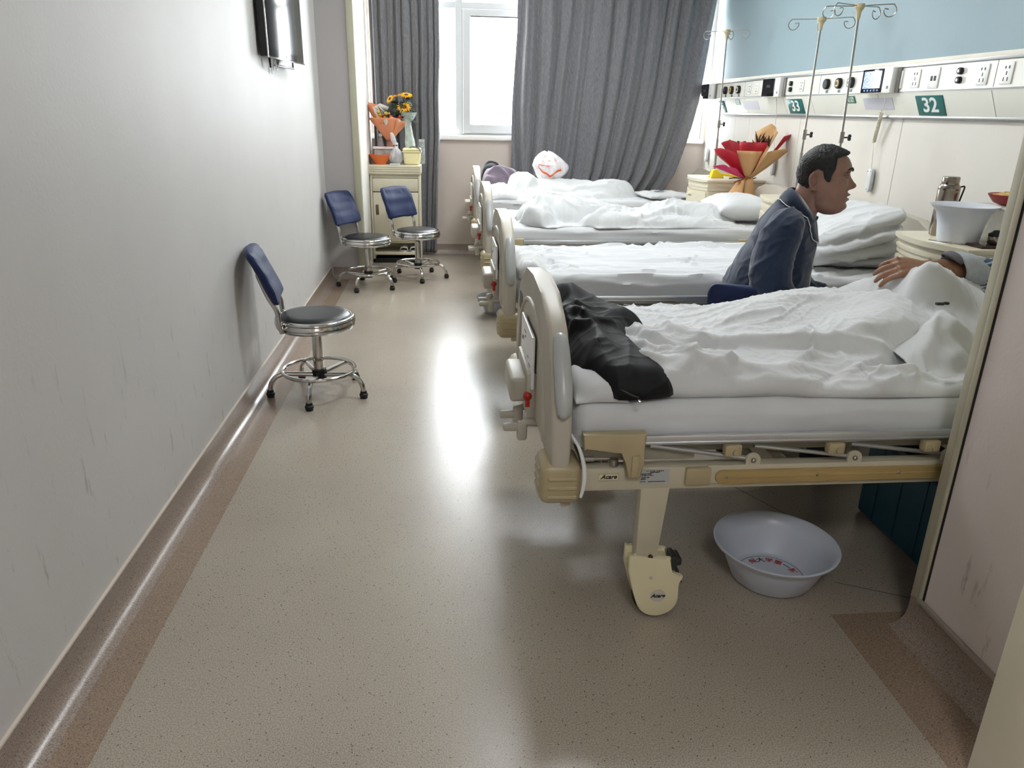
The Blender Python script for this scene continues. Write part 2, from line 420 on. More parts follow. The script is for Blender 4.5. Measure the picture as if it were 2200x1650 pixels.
# ================================================================== CURTAINS
def curtainmat():
    t = NT('grey_linen_curtain')
    a = t.noise(380, 3, t.co((1, 1, .07))); bb = t.noise(600, 2, t.co((.4, .4, 2.0)))
    c1 = t.ramp(a, [(.3, (106, 105, 108)), (.72, (146, 145, 148))])
    c2 = t.ramp(bb, [(.35, (216, 216, 218)), (.65, (255, 255, 255))])
    col = t.mix(.75, c1, c2, 'MULTIPLY'); t.set('Base Color', col); t.set('Roughness', .95); t.set('Sheen Weight', .25); t.set('Specular IOR Level', .1)
    t.bump(a, .15, .002)
    tr = t.n('ShaderNodeBsdfTranslucent'); t.t.links.new(col, tr.inputs[0])
    mx = t.n('ShaderNodeMixShader'); mx.inputs[0].default_value = .05; out = t.t.nodes['Material Output']
    t.t.links.new(t.b.outputs[0], mx.inputs[1]); t.t.links.new(tr.outputs[0], mx.inputs[2]); t.t.links.new(mx.outputs[0], out.inputs[0])
    return t.m
curt = curtainmat()
def curtain(left, right, y, n, amp, z0, z1, nu, seed, label):
    """left(z), right(z): edge positions; n folds"""
    def fn(u, v):
        z = z1 + (z0 - z1) * v
        uu = u + .035 * nz(u * 5, seed, v * 1.3) + .012 * nz(u * 14, seed + 3, v * 2)
        x = left(z) + (right(z) - left(z)) * u
        ph = 2 * PI * n * uu
        a = amp * (.55 + .5 * nz(u * 7, seed + 9, v * 1.1)) * (1 + .35 * v)
        yy = y + a * math.sin(ph) + a * .35 * math.sin(2.3 * ph + 1 + v * 2) + .03 * nz(u * 3, seed + 5, v * 1.5)
        x += a * .35 * math.cos(ph) * (1 - abs(2 * u - 1))
        return (x, yy, z)
    b = MB(); b.grid(fn, nu, 60)
    o = b.build('curtain', curt, ang=180, thick=.003); tag(o, label, 'curtain', 'grey window curtains'); return o
def interp(tab):
    tab = sorted(tab)
    def f(z):
        if z <= tab[0][0]: return tab[0][1]
        for (a, x), (c, y) in zip(tab, tab[1:]):
            if z <= c: return x + (y - x) * (z - a) / (c - a)
        return tab[-1][1]
    return f
CY = 7.243
def px_edge(pts): return interp([(at(u, v, 1, CY)[2], at(u, v, 1, CY)[0]) for u, v in pts])
curtain(lambda z: -.645 + .03, px_edge([(943, 0), (945, 120), (943, 200), (945, 290), (941, 400), (938, 540)]), CY, 9, .028, .03, 2.66, 260, 1.0,
        'dark grey pleated curtain hanging behind the small locker, left of the bare window')
curtain(px_edge([(1113, 0), (1112, 60), (1107, 130), (1100, 230), (1099, 300), (1099, 365)]),
        px_edge([(1541, 0), (1530, 60), (1514, 150), (1502, 215), (1487, 270), (1466, 330), (1448, 375), (1430, 400), (1420, 415)]), CY, 11, .036, .55, 2.66, 340, 5.0,
        'wide grey curtain gathered behind the farthest bed, covering the middle window')
b = MB(); b.box(-.63, 2.5, CY - .03, CY + .03, 2.668, 2.70, .004); tag(b.build('curtain_rail', alu), 'aluminium rail the grey curtains hang from', 'curtain rail')
# ================================================================== BEDS
BX, BY0, BPITCH = .243, 1.70, 1.51
BW = .95
panel_out = [(0, .47), (0, .58), (.012, .64), (.045, .71), (.09, .775), (.14, .822), (.20, .85), (.30, .875), (.475, .888)]
panel_out = panel_out + [(BW - y, z) for y, z in panel_out[-2::-1]]
def make_bed(label):
    O = (BX, BY0, 0)
    root = thing('hospital_bed', O, label, 'hospital bed', 'cream crank hospital beds')
    nb = lambda: MB(O)
    y0 = BY0
    # main frame: two side beams and cross members
    b = nb()
    for s in (0, 1):
        a0, a1 = (y0 + .008, y0 + .05) if s == 0 else (y0 + BW - .05, y0 + BW - .008)
        b.box(.345, 2.36, a0, a1, .407, .474, .006)
    for x in (.36, .9, 1.5, 2.1, 2.33): b.box(x, x + .04, y0 + .04, y0 + BW - .04, .415, .462, .003)
    b.build('bed_frame', creamsteel, root)
    b = nb(); b.box(.37, 2.32, y0 + .05, y0 + BW - .05, .498, .525, .008)
    for x in (.40, .42, 1.1, 1.7, 2.25): b.box(x, x + .012, y0 + .055, y0 + BW - .055, .462, .50)
    b.box(.355, .66, y0 + .028, y0 + .06, .486, .53, .004); b.build('mattress_platform', M('grey_platform_steel', (150, 146, 130), .5), root)
    b = nb(); b.tube([(.37, y0 + .03, .494), (.52, y0 + .03, .492)], .005); b.tube([(.36, y0 + .03, .494), (.385, y0 + .03, .494)], .009); b.tube([(.44, y0 + .02, .496), (.44, y0 + .02, .478)], .011)
    b.build('platform_hinge', steel, root)
    # foot panel and head panel
    for hd in (0, 1):
        xa, xb = (.268, .322) if not hd else (2.335, 2.39)
        sg = -1 if not hd else 1
        b = nb(); b.prism([(y0 + p, z) for p, z in panel_out], 0, xa, xb, .014, 3)
        # raised arch moulding on the outer face
        face = xa if not hd else xb
        arch = [(.13, .50), (.15, .60), (.2, .70), (.29, .765), (.40, .795), (.475, .80)]
        arch = arch + [(BW - p, z) for p, z in arch[-2::-1]]
        b.tube([(face, y0 + p, z) for p, z in arch], .008, 8, smooth=4)
        b.tube([(xb if not hd else xa, y0 + p, z) for p, z in arch], .007, 8, smooth=4)
        pn = b.build('foot_panel' if not hd else 'head_panel', taupe, root)
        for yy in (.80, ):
            b = nb(); b.box(face + sg * .001, face - sg * .004, y0 + yy - .05, y0 + yy + .03, .70, .76, .006); b.build('hand_hole', M('hand_hole_shade', (90, 88, 80), .6), pn)  # dark plate: the shade inside the hand hole, put in as colour
        for s in (0, 1):  # grey grip inlays on both shoulders
            pts = [(-.006, .622), (.0, .66), (.035, .72), (.085, .785), (.115, .812)]
            b = nb(); xm = (xa + xb) / 2 + .002
            path = catmull([(xm, y0 + (p if s == 0 else BW - p), z) for p, z in pts], 6); m = len(path)
            rr = [(.004 + .015 * math.sin(PI * i / 12) ** .5, .006 + .017 * math.sin(PI * i / 12) ** .45) for i in range(13)]
            b.tube(path, rr, 14); b.build('hand_grip', greygrip, pn)
    # bed card on the foot panel
    b = nb(); b.prism([(y0 + .33, .575), (y0 + .62, .575), (y0 + .62, .735), (y0 + .33, .735)], 0, .252, .262, .003); card = b.build('bed_card_holder', white, root)
    random.seed(3)
    for k in range(9):
        yy = y0 + .36 + random.random() * .2; zz = .59 + k * .014
        b = nb(); b.box(.2512, .2521, yy, yy + .015 + random.random() * .03, zz, zz + .004 + .006 * (k == 5)); b.build('card_mark', M('card_grey', (90, 92, 92), .6), card)
    # corner bumpers
    for s in (0, 1):
        ya, yb = (y0 - .008, y0 + .12) if s == 0 else (y0 + BW - .12, y0 + BW + .008)
        b = nb(); b.box(.243, .352, ya, yb, .375, .492, .024, 4)
        yf = ya if s == 0 else yb
        for k in range(3): b.box(.262, .34, yf - .003, yf + .003, .395 + k * .026, .405 + k * .026, .0025, 1)
        for k in range(4): b.box(.2405, .246, ya + .025, yb - .02, .39 + k * .024, .402 + k * .024, .002, 1)
        b.build('corner_bumper', ochre if s == 0 else cream, root)
        b = nb(); b.box(2.36, 2.43, ya, yb, .375, .492, .02, 3); b.build('corner_bumper', cream, root)
        b = nb(); b.box(.305, .33, ya + .03, ya + .06, .355, .38); b.build('bumper_bracket', taupe, root)
    # crank box with red knob and folding cranks
    b = nb(); b.box(.196, .262, y0 + .38, y0 + .58, .515, .592, .012, 3); b.box(.243, .275, y0 + .34, y0 + .62, .48, .62, .004)
    b.build('crank_cover', taupe, root)
    b = nb(); b.sphere((.245, y0 + .345, .55), .014, 12, 8); b.box(.238, .252, y0 + .338, y0 + .352, .515, .545, .003); b.build('release_knob', red, root)
    for k in range(2):
        b = nb(); yy = y0 + .34 + k * .13
        b.tube([(.29, yy, .462), (.245, yy, .465), (.225, yy, .46)], .011, 10); b.box(.215, .245, yy - .014, yy + .014, .41, .47, .008, 2); b.box(.172, .228, yy - .012, yy + .012, .44 - .012 * k, .464 - .012 * k, .008, 2)
        b.build('crank_handle', taupe, root)
    # side rails
    for s in (0, 1):
        Y = (lambda d: y0 + d) if s == 0 else (lambda d: y0 + BW - d)
        sr = nb(); 
        def bx(q, x0, x1, a, c, z0, z1, r=0): q.box(x0, x1, min(Y(a), Y(c)), max(Y(a), Y(c)), z0, z1, r)
        for hx, r_ in ((.515, 1),):
            bx(sr, .51, 1.93, -.006, .014, .543, .571, .006)
            bx(sr, .51, 1.93, -.009, -.004, .549, .553, .001)
        rail = sr.build('side_rail', alu, root)
        q = nb(); q.prism([(x, z) for x, z in ((.348, .580), (.352, .536), (.455, .533), (.462, .5), (.468, .455), (.506, .452), (.511, .50), (.513, .58))], 1, min(Y(-.014), Y(.02)), max(Y(-.014), Y(.02)), .006, 2)
        bx(q, .478, .497, -.018, -.012, .458, .52, .002)
        q.build('rail_end_cap', ochre, rail)
        q = nb(); bx(q, 1.93, 1.99, -.014, .02, .5, .58, .006); q.build('rail_end_cap', ochre, rail)
        for k, x in enumerate((.75, 1.032, 1.30, 1.58, 1.85)):
            q = nb(); bx(q, x - .024, x + .022, -.012, .016, .508, .541, .006)
            mt = Matrix.Translation((x + .004, Y(-.013), .522)) @ Matrix.Rotation(PI / 2, 4, 'X'); q.lathe([(0, .004), (.008, .004), (.009, 0), (.009, -.004)], (0, 0, 0), 14, mtx=mt)
            q.build('rail_bracket', ochre, rail)
            px_ = x + .062
            q = nb(); out = [(px_ + .02 * math.cos(a), .492 + .018 * math.sin(a)) for a in [PI * i / 10 for i in range(11)]] + [(px_ - .02, .47), (px_ + .02, .47)]
            q.prism(out, 1, min(Y(.004), Y(.012)), max(Y(.004), Y(.012)), .001, 1); q.build('rail_pivot', creamsteel, rail)
            q = nb(); q.sphere((px_, Y(.003), .49), .007, 12, 8); q.build('pivot_bolt', steel, rail)
            x1 = px_; x0 = x - .22
            q = nb(); q.tube([(x0, Y(.012), .537 if k == 0 else .529), (x1, Y(.014), .490)], .0055 if k else .0065, 10); q.build('rail_link', alu, rail)
        # rub strip and block on the beam
        q = nb(); bx(q, .63, .70, -.004, .012, .422, .474, .006); q.build('rail_block', ochre, root)
        q = nb(); bx(q, .69, 2.2, .002, .010, .424, .478, .002); q.build('beam_cover', creamsteel, root)
        q = nb(); 
        a, c = sorted((Y(-.006), Y(.004)))
        q.prism([(.73 - .019 * math.cos(t), .446 + .019 * math.sin(t)) for t in [-PI / 2 + PI * i / 10 for i in range(11)]] + [(2.15, .465), (2.15, .427)], 1, a, c, .003, 2)
        q.box(.73, 2.14, min(Y(-.0075), Y(-.005)), max(Y(-.0075), Y(-.005)), .443, .449, .001, 1)
        rs = q.build('rub_strip', M('wood_coloured_strip', (164, 140, 90), .4, var=.12, vs=4), root)
        for x in (.74, .99, 1.22):
            q = nb(); q.sphere((x, Y(-.0085), .449), .004, 8, 6, (1, .5, 1)); q.build('screw', steel, rs)
    # legs and casters
    for (lx, sy) in ((.555, 0), (.555, 1), (2.12, 0), (2.12, 1)):
        Y = (lambda d: y0 + d) if sy == 0 else (lambda d: y0 + BW - d)
        def bx(q, x0, x1, a, c, z0, z1, r=0): q.box(x0, x1, min(Y(a), Y(c)), max(Y(a), Y(c)), z0, z1, r)
        q = nb(); ox = lx - .555
        q.prism([(.515 + ox, .415), (.595 + ox, .415), (.577 + ox, .19), (.517 + ox, .19)], 1, min(Y(.008), Y(.055)), max(Y(.008), Y(.055)), .004, 2)
        leg = q.build('leg', creamsteel, root)
        q = nb(); q.sphere((.558 + ox, Y(.005), .20), .007, 10, 6); q.build('leg_bolt', M('dark_bolt', (70, 52, 40), .4, .5), leg)
        cx, cz = .587 + ox, .066
        q = nb(); mt = Matrix.Translation((cx, Y(.03), cz)) @ Matrix.Rotation(PI / 2, 4, 'X')
        q.lathe([(0, .016), (.055, .016), (.064, .012), (.066, 0), (.064, -.012), (.055, -.016), (0, -.016)], (0, 0, 0), 36, mtx=mt); q.build('caster_wheel', black, leg)
        out = [(.497, .215), (.512, .206), (.57, .196), (.600, .200), (.615, .198), (.618, .15), (.648, .142), (.655, .136), (.652, .125), (.640, .117), (.646, .10), (.647, .062)]
        arc = [(.587 + .06 * math.cos(a), .066 + .058 * math.sin(a)) for a in [-PI * i / 14 for i in range(1, 14)]]
        out = out + arc + [(.522, .085), (.508, .12), (.497, .16)]
        out = [(x + ox, z) for x, z in out]
        for (a, c, nm) in ((-.004, .011, 1), (.049, .064, 2)):
            q = nb(); q.prism(out, 1, min(Y(a), Y(c)), max(Y(a), Y(c)), .004, 2)
            if nm == 1: bx(q, .505 + ox, .61 + ox, .008, .052, .155, .19, .004)
            q.build('caster_housing', wheelmat, leg)
        q = nb(); bx(q, .616 + ox, .632 + ox, .0, .05, .155, .2, .004); bx(q, .630 + ox, .648 + ox, .0, .05, .17, .193, .005)
        q.prism([(.632 + ox, .165), (.645 + ox, .15), (.66 + ox, .105), (.653 + ox, .11), (.64 + ox, .14)], 1, min(Y(.01), Y(.04)), max(Y(.01), Y(.04)), .002, 1)
        q.build('brake_pedal', M('dark_grey_plastic', (48, 48, 46), .4), leg)
        q = nb(); mt = Matrix.Translation((cx, Y(-.0042), .078)) @ Matrix.Rotation(PI / 2, 4, 'X')
        q.lathe([(0, .0008), (.021, .0008), (.0215, 0), (0, 0)], (0, 0, 0), 28, mtx=mt, sy=.95); q.lathe([(0, .0008), (.006, .0008), (0, 0)], (0, 0, 0), 14, mtx=Matrix.Translation((.562 + ox, Y(-.0042), .138)) @ Matrix.Rotation(PI / 2, 4, 'X'))
        q.build('caster_badge', M('badge_grey', (190, 184, 170), .4), leg)
        if sy == 0 and lx < 1:
            text('Acare', .0165, ink, leg, face_m(Vector((cx, Y(-.0056), .078)) - Vector(O), (1, 0, 0), (0, 0, 1)), 'lettering', .35, .0004)
    # name plate and inventory sticker
    q = nb(); q.box(.398, .452, y0 + .0065, y0 + .0082, .441, .460, .004, 2); npl = q.build('name_plate', M('ivory_plate', (205, 196, 160), .35), root)
    text('Acare', .0175, ink, npl, face_m(Vector((.425, y0 + .0058, .450)) - Vector(O), (1, 0, 0), (0, 0, 1)), 'lettering', .35, .0004)
    q = nb(); q.box(.509, .588, y0 + .006, y0 + .0078, .426, .469, 0); st = q.build('inventory_sticker', M('silver_sticker', (172, 174, 172), .35, var=.02), root)
    def tx(s, sz, x, z, al='LEFT', f=0): text(s, sz, ink, st, face_m(Vector((x, y0 + .0054, z)) - Vector(O), (1, 0, 0), (0, 0, 1)), 'lettering', 0, f, .0002, al)
    tx('郑 州 大 学 第 一 附 属 医 院', .0038, .548, .4645, 'CENTER'); tx('固定资产标识卡', .0038, .548, .4605, 'CENTER', .0001)
    tx('资产名称: 手摇病床', .0033, .5125, .456, f=.0001); tx('资产编号: 20170628-04', .0033, .5125, .4515, f=.0001)
    tx('规格型号: 双摇', .0033, .5125, .4455, f=.0001); tx('使用科室', .0033, .5115, .4405, f=.0001)
    tx('生产厂家: ', .0033, .5105, .4335, f=.0001)
    q = nb(); q.box(.531, .578, y0 + .0052, y0 + .006, .4325, .4342); q.build('sticker_line', ink, st)
    return root
def make_mattress(label):
    O = (BX + .1, BY0 + .035, .525)
    return O
BEDL = ['cream hospital bed nearest the camera, its foot caster in full view', 'second cream hospital bed from the camera, its mattress bare',
        'third cream hospital bed from the camera, with a crumpled duvet and green-edged frame beyond the empty bed', 'farthest cream hospital bed, beside the wide grey curtain']
BEDL[2] = 'third cream hospital bed from the camera, between the empty and the farthest ones'
bed0 = make_bed(BEDL[0]); beds = [bed0]
for k in range(1, 4):
    c = copy_tree(bed0); c.location = (BX, BY0 + BPITCH * k, 0); c['label'] = BEDL[k]; beds.append(c)

def mattress(k, label, amp, seed, mat):
    """rounded slab with the sheet tucked round it; the wrinkles are in the mesh"""
    x0, x1 = .333, 2.325; y0 = BY0 + BPITCH * k; ya, yb = y0 + .035, y0 + BW - .035; zb, zt = .526, .640
    O = (x0, ya, .526); r = .035
    prof = []  # (y, z, ny, nz)
    for i in range(5): prof.append((ya, zb + (zt - r - zb) * i / 4, -1, 0))
    for i in range(1, 7):
        a = PI - PI / 2 * i / 6; prof.append((ya + r + r * math.cos(a), zt - r + r * math.sin(a), math.cos(a), math.sin(a)))
    N = 44
    for i in range(1, N): prof.append((ya + r + (yb - ya - 2 * r) * i / N, zt, 0, 1))
    for i in range(0, 7):
        a = PI / 2 - PI / 2 * i / 6; prof.append((yb - r + r * math.cos(a), zt - r + r * math.sin(a), math.cos(a), math.sin(a)))
    for i in range(1, 4): prof.append((yb, zt - r - (zt - r - zb) * i / 3, 1, 0))
    M_ = len(prof); L = 120; b = MB(O)
    def w(x, y, z, side):
        # long taut wrinkles radiating from the foot end, plus shallow ones
        s_ = y + .10 * nz(x * 1.6, y * 1.2, seed) + (x - .4) * .06 * math.sin(y * 5 + seed)
        a = abs(nz(x * .9, s_ * 24, seed)); d = (max(0, .35 - a) / .35) ** 2 * (.4 + .9 * max(0, nz(x * 2, y * 3, seed + 7) + .35))
        a2 = abs(nz(x * 1.6, s_ * 11, seed + 3)); d2 = (max(0, .3 - a2) / .3) ** 2 * max(0, nz(x * 1.4, y * 2, seed + 17) + .3)
        h = amp * (.009 * d + .014 * d2) + .003 * nz(x * 3, y * 3, seed + 1)
        h2 = .010 * (max(0, .22 - abs(nz(x * .8, z * 22 + x * .9, seed + 5))) / .22) ** 2 + .007 * nz(x * 1.8, z * 12, seed + 2)
        return h * (1 - side) + h2 * side
    rows = []
    for i in range(L + 1):
        t = i / L; x = x0 + (x1 - x0) * t
        e = min(1, min(t, 1 - t) / .018); sink = r * (1 - math.sqrt(max(0, 1 - (1 - e) ** 2)))
        row = []
        for (y, z, ny, n_) in prof:
            h = w(x, y, z, abs(ny)) - sink
            row.append(b.V((x, y + ny * h, max(zb, z + n_ * h) if n_ > 0 else z)))
        rows.append(row)
    for i in range(L):
        for j in range(M_ - 1): b.F([rows[i][j], rows[i + 1][j], rows[i + 1][j + 1], rows[i][j + 1]])
    b.F(rows[0]); b.F(rows[-1][::-1])
    for j in (0,):
        b.F([rows[i][0] for i in range(L, -1, -1)] + [rows[i][-1] for i in range(L + 1)])
    o = b.build('mattress', mat, ang=70); o.location = O
    return tag(o, label, 'mattress', 'mattresses in white fitted sheets')
mattress(0, 'mattress in a white sheet on the nearest bed, under the duvet and black jacket', .8, 2.2, linen_plain)
mattress(1, 'bare mattress in a creased white sheet on the empty second bed', 2.6, 8.1, linen_plain)
mattress(2, 'mattress in a white sheet under the crumpled duvet of the third bed', 1, 14.7, linen_plain)
mattress(3, 'mattress in a white sheet on the farthest bed beside the curtain', .8, 21.3, linen_plain)
# ================================================================== STOOLS
navy = fabric('navy_cloth', (24, 38, 78), .15, 700, .2, rough=.6, sheen=.1, soft=1.0, spec=.3)
seatbl = M('black_leatherette', (26, 28, 30), .38, var=.1, bump=.1, bs=300)
def make_stool(x, y, back, feet, zs, label):
    root = thing('swivel_stool', (x, y, 0), label, 'stool', 'swivel stools with navy covered backrests')
    ca, sa = math.cos(back), math.sin(back)
    R2 = lambda a, bb, z: Vector((a * ca - bb * sa, a * sa + bb * ca, z))   # a = outwards towards the backrest
    b = MB(); b.lathe([(0, zs), (.12, zs + .002), (.158, zs - .004), (.172, zs - .018), (.174, zs - .026), (0, zs - .026)], n=48); b.build('seat', seatbl, root, ang=60)
    b = MB(); b.lathe([(.170, zs - .012), (.178, zs - .009), (.187, zs - .014), (.190, zs - .022), (.184, zs - .029), (.184, zs - .031), (.191, zs - .037), (.191, zs - .047), (.184, zs - .052), (.183, zs - .054), (.187, zs - .060), (.182, zs - .068), (.165, zs - .07), (.03, zs - .07), (0, zs - .07)], n=56)
    b.build('seat_rim', chrome, root, ang=50)
    for s in (-1, 1):
        b = MB()
        b.tube([R2(.150, .125 * s, zs - .062), R2(.160, .127 * s, zs - .0), R2(.166, .128 * s, zs + .05), R2(.20, .125 * s, zs + .12), R2(.235, .12 * s, zs + .22)], (.012, .012, .0115, .011), 12, smooth=5)
        b.build('back_post', chrome, root)
    # padded backrest with a gathered navy cover
    zb, zt = zs + .085, zs + .325
    def fn(u, v):
        a = 2 * PI * u; e = .35
        cc, ss = math.cos(a), math.sin(a)
        q = math.sin(PI * min(1, max(0, .06 + .94 * v)) ) if 0 else 1
        z = zb + (zt - zb) * v
        corner = 1 - .16 * max(0, (v - .72) / .28) ** 2.2; t = 1
        if v > .9: t = math.sqrt(max(0, 1 - ((v - .9) / .1) ** 2))
        if v < .03: t = .75 + .25 * v / .03
        wdt = .165 * corner * (.97 + .03 * t) * (t ** .12 if t > 0 else .0)
        yy = wdt * abs(ss) ** .55 * (1 if ss > 0 else -1); xx = .026 * t * abs(cc) ** .6 * (1 if cc > 0 else -1)
        w_ = .004 * nz(u * 14, v * 3, x * 9) + .006 * nz(u * 5, v * 5, x * 7 + 2)
        pull = .010 * math.exp(-((v - .84) / .12) ** 2) * abs(nz(yy * 60, v * 2.5, x * 5))
        xx += (w_ - pull) * (1 if cc > 0 else -1) * t
        lean = .175 + .075 * v + .03 * v * v - .6 * yy * yy
        return R2(lean + xx, yy, z + .010 * nz(yy * 9, 1, x * 3) * (1 if v < .1 else 0))
    b = MB(); vs = b.grid(fn, 72, 30, closeu=True); b.F([r[0] for r in vs][::-1]); b.F([r[-1] for r in vs])
    b.build('backrest_cover', navy, root, ang=80, weld=.0004)
    b = MB(); b.lathe([(0, zs - .07), (.05, zs - .07), (.05, zs - .076), (.016, zs - .078), (.016, .24), (0, .24)], n=24); b.build('gas_post', steel, root)
    b = MB(); b.lathe([(0, zs - .10), (.021, zs - .10), (.024, zs - .104), (.026, .15), (.024, .12), (.0, .12)], n=24); b.build('outer_post', chrome, root)
    b = MB(); b.lathe([(0, .125), (.034, .125), (.036, .11), (.034, .075), (0, .07)], n=10); b.build('hub', M('dark_hub', (28, 28, 28), .35, .3), root, ang=20)
    b = MB(); b.tube([(.176 * math.cos(2 * PI * i / 48), .176 * math.sin(2 * PI * i / 48), .123) for i in range(48)], .0095, 10, closed=True); b.build('foot_ring', chrome, root)
    for k in range(5):
        a = feet + 2 * PI * k / 5; c_, s_ = math.cos(a), math.sin(a)
        P = lambda r, z: (r * c_, r * s_, z)
        b = MB(); b.tube([P(.03, .098), P(.10, .106), P(.165, .112), P(.205, .102), P(.232, .07), P(.24, .03)], (.0115, .0115, .012, .0125), 10, smooth=5)
        lg = b.build('leg', chrome, root)
        b = MB(); b.lathe([(0, .038), (.015, .038), (.0165, .026), (.021, .022), (.021, .012), (.018, .008), (.018, 0), (0, 0)], P(.24, 0), 14); b.build('rubber_foot', black, lg)
    return root
rad = math.radians
make_stool(-.623, 3.547, rad(188), rad(50), .412, 'navy-backed chrome swivel stool nearest the camera, alone against the left wall')
make_stool(-.596, 5.923, rad(152), rad(36), .405, 'left one of the pair of navy-backed swivel stools before the small locker')
make_stool(-.212, 6.26, rad(138), rad(63), .408, 'right one of the pair of navy-backed swivel stools before the small locker')

# ================================================================== LOCKER by the window
t = thing('bedside_locker', (-.418, 7.0, 0), 'tall cream locker with drawer and door standing before the left curtain', 'locker', 'bedside lockers')
L_ = (-.418, 7.0, 0); lm = M('cream_locker_plastic', (214, 206, 182), .38, var=.03)
b = MB(L_)
b.box(-.640, -.620, 6.87, 7.14, .04, .80, .003); b.box(-.215, -.195, 6.87, 7.14, .04, .80, .003); b.box(-.63, -.2, 7.12, 7.14, .04, .80); b.box(-.63, -.2, 6.875, 7.13, .075, .10, .003); b.box(-.63, -.2, 6.875, 7.13, .185, .20); b.box(-.63, -.2, 6.885, 7.13, .62, .64); b.box(-.63, -.2, 6.88, 7.13, .76, .80)
b.build('cabinet_body', lm, t)
b = MB(L_); b.box(-.648, -.186, 6.85, 7.15, .792, .872, .006, 3); tp = b.build('locker_top', lm, t)
b = MB(L_)
for z in (.853, .835, .815): b.box(-.636, -.198, 6.8485, 6.851, z, z + .003)
tp2 = b.build('top_groove', M('groove_shadow_tan', (150, 142, 118), .6), tp)
b = MB(L_); b.box(-.618, -.217, 6.862, 6.88, .645, .757, .004); dr = b.build('drawer', lm, t)
b = MB(L_); b.tube([(-.418, 6.862, .70), (-.418, 6.852, .70)], .013, 12); b.build('knob', lm, dr)
b = MB(L_); b.box(-.618, -.217, 6.862, 6.88, .203, .636, .004); dr = b.build('door', lm, t)
b = MB(L_); b.box(-.598, -.572, 6.857, 6.864, .44, .53, .004); b.build('door_handle', M('bronze_handle', (110, 92, 70), .4, .4), dr)
b = MB(L_); b.box(-.63, -.205, 6.89, 7.12, 0, .042); b.build('plinth', black, t)
# white clogs on the open shelf
for x, lab in ((-.36, 'left white clog on the bottom shelf of the small locker'), (-.27, 'right white clog on the bottom shelf of the small locker')):
    t = thing('clog', (x, 6.93, .1005), lab, 'clog', 'white clogs on the locker shelf')
    b = MB(); 
    def fn(u, v, s_=1):
        a = 2 * PI * u; r = (.036 + .006 * math.sin(a)); return (r * math.cos(a) * 1, .055 * math.sin(a) + .01, .012 * v)
    vs = b.grid(fn, 24, 1, closeu=True); b.F([r[0] for r in vs]); b.F([r[-1] for r in vs]); b.build('sole', white, t, ang=50)
    b = MB(); b.grid(lambda u, v: (.036 * math.cos(PI * u), -.045 + .06 * v - .01 * math.sin(PI * u), .010 + (.034 + .008 * v) * math.sin(PI * u) ** .7), 16, 5); b.build('upper', white, t, thick=.004)
# things on the locker
ZL = .872
def litem(mk, name, mat, loc, label, cat, **k):
    o = mk.build(name, mat, **k); o.location = loc; return tag(o, label, cat)
b = MB(); b.lathe([(0, .004), (.048, .004), (.055, .02), (.098, .083), (.101, .085), (.101, .081), (.060, .018), (.052, 0), (0, 0)], n=40)
litem(b, 'bowl', M('orange_plastic', (222, 112, 52), .35, var=.05), (-.548, 6.96, ZL), 'orange plastic bowl on the left of the small locker', 'bowl', ang=60)
t = thing('food_container', (-.53, 7.06, ZL), 'clear food container with white lid above the orange bowl', 'container')
b = MB(); b.box(-.075, .085, -.04, .04, .0, .125, .012); b.build('tub', film('clear_plastic_tub', (214, 222, 220), .5, .15), t)
b = MB(); b.box(-.085, .095, -.045, .045, .125, .145, .006); b.build('lid', white, t)
b = MB(); b.box(-.05, .04, -.03, .03, .01, .08, .01); b.build('leftover_food', M('dark_greens', (60, 74, 62), .6, var=.3, vs=40), t)
t = thing('plastic_bottle', (-.55, 7.12, ZL), 'clear plastic bottle with white cap behind the food container', 'bottle')
b = MB(); b.lathe([(0, 0), (.033, 0), (.035, .02), (.033, .06), (.036, .12), (.034, .15), (.02, .205), (.013, .222), (.013, .232), (0, .232)], n=24); b.build('bottle_body', film('bottle_plastic', (196, 180, 180), .55, .1), t, ang=60)
b = MB(); b.lathe([(0, .232), (.016, .232), (.016, .255), (0, .256)], n=18); b.build('cap', white, t)
t = thing('pail', (-.265, 6.97, ZL), 'cream lidded pail with grey handle on the right of the small locker', 'pail')
pm = M('cream_pail_plastic', (238, 228, 178), .35, var=.02)
b = MB(); b.box(-.070, .070, -.065, .065, 0, .115, .022, 4); 
for v in b.bm.verts: v.co.x *= 1 + .13 * v.co.z / .115; v.co.y *= 1 + .13 * v.co.z / .115
b.build('pail_body', pm, t)
b = MB(); b.box(-.086, .086, -.08, .08, .106, .118, .005); b.box(-.082, .082, -.076, .076, .118, .142, .012, 3); b.build('lid', pm, t)
b = MB(); b.tube([(-.02, -.03, .141), (.0, -.05, .153), (.04, -.06, .15), (.07, -.075, .136), (.078, -.082, .115)], .006, 8, smooth=4); b.build('handle', M('slate_handle', (96, 98, 112), .4), t)
t = thing('jar', (-.185, 7.1, ZL), 'glass jar with metal lid behind the cream pail', 'jar')
b = MB(); b.lathe([(0, 0), (.03, 0), (.032, .01), (.032, .17), (.028, .19), (0, .19)], n=22); b.build('jar_glass', film('jar_glass', (190, 196, 196), .4, .05), t, ang=60)
b = MB(); b.lathe([(0, .19), (.031, .19), (.031, .212), (0, .213)], n=22); b.build('lid', alu, t)
t = thing('box', (-.445, 7.11, ZL), 'small white and brown box behind the knotted bag', 'box')
b = MB(); b.box(-.05, .05, -.02, .02, 0, .18, .003); b.build('carton', white, t)
b = MB(); b.box(-.045, .045, -.022, -.020, .148, .162); b.build('band', M('brown_band', (120, 70, 62), .5), t)
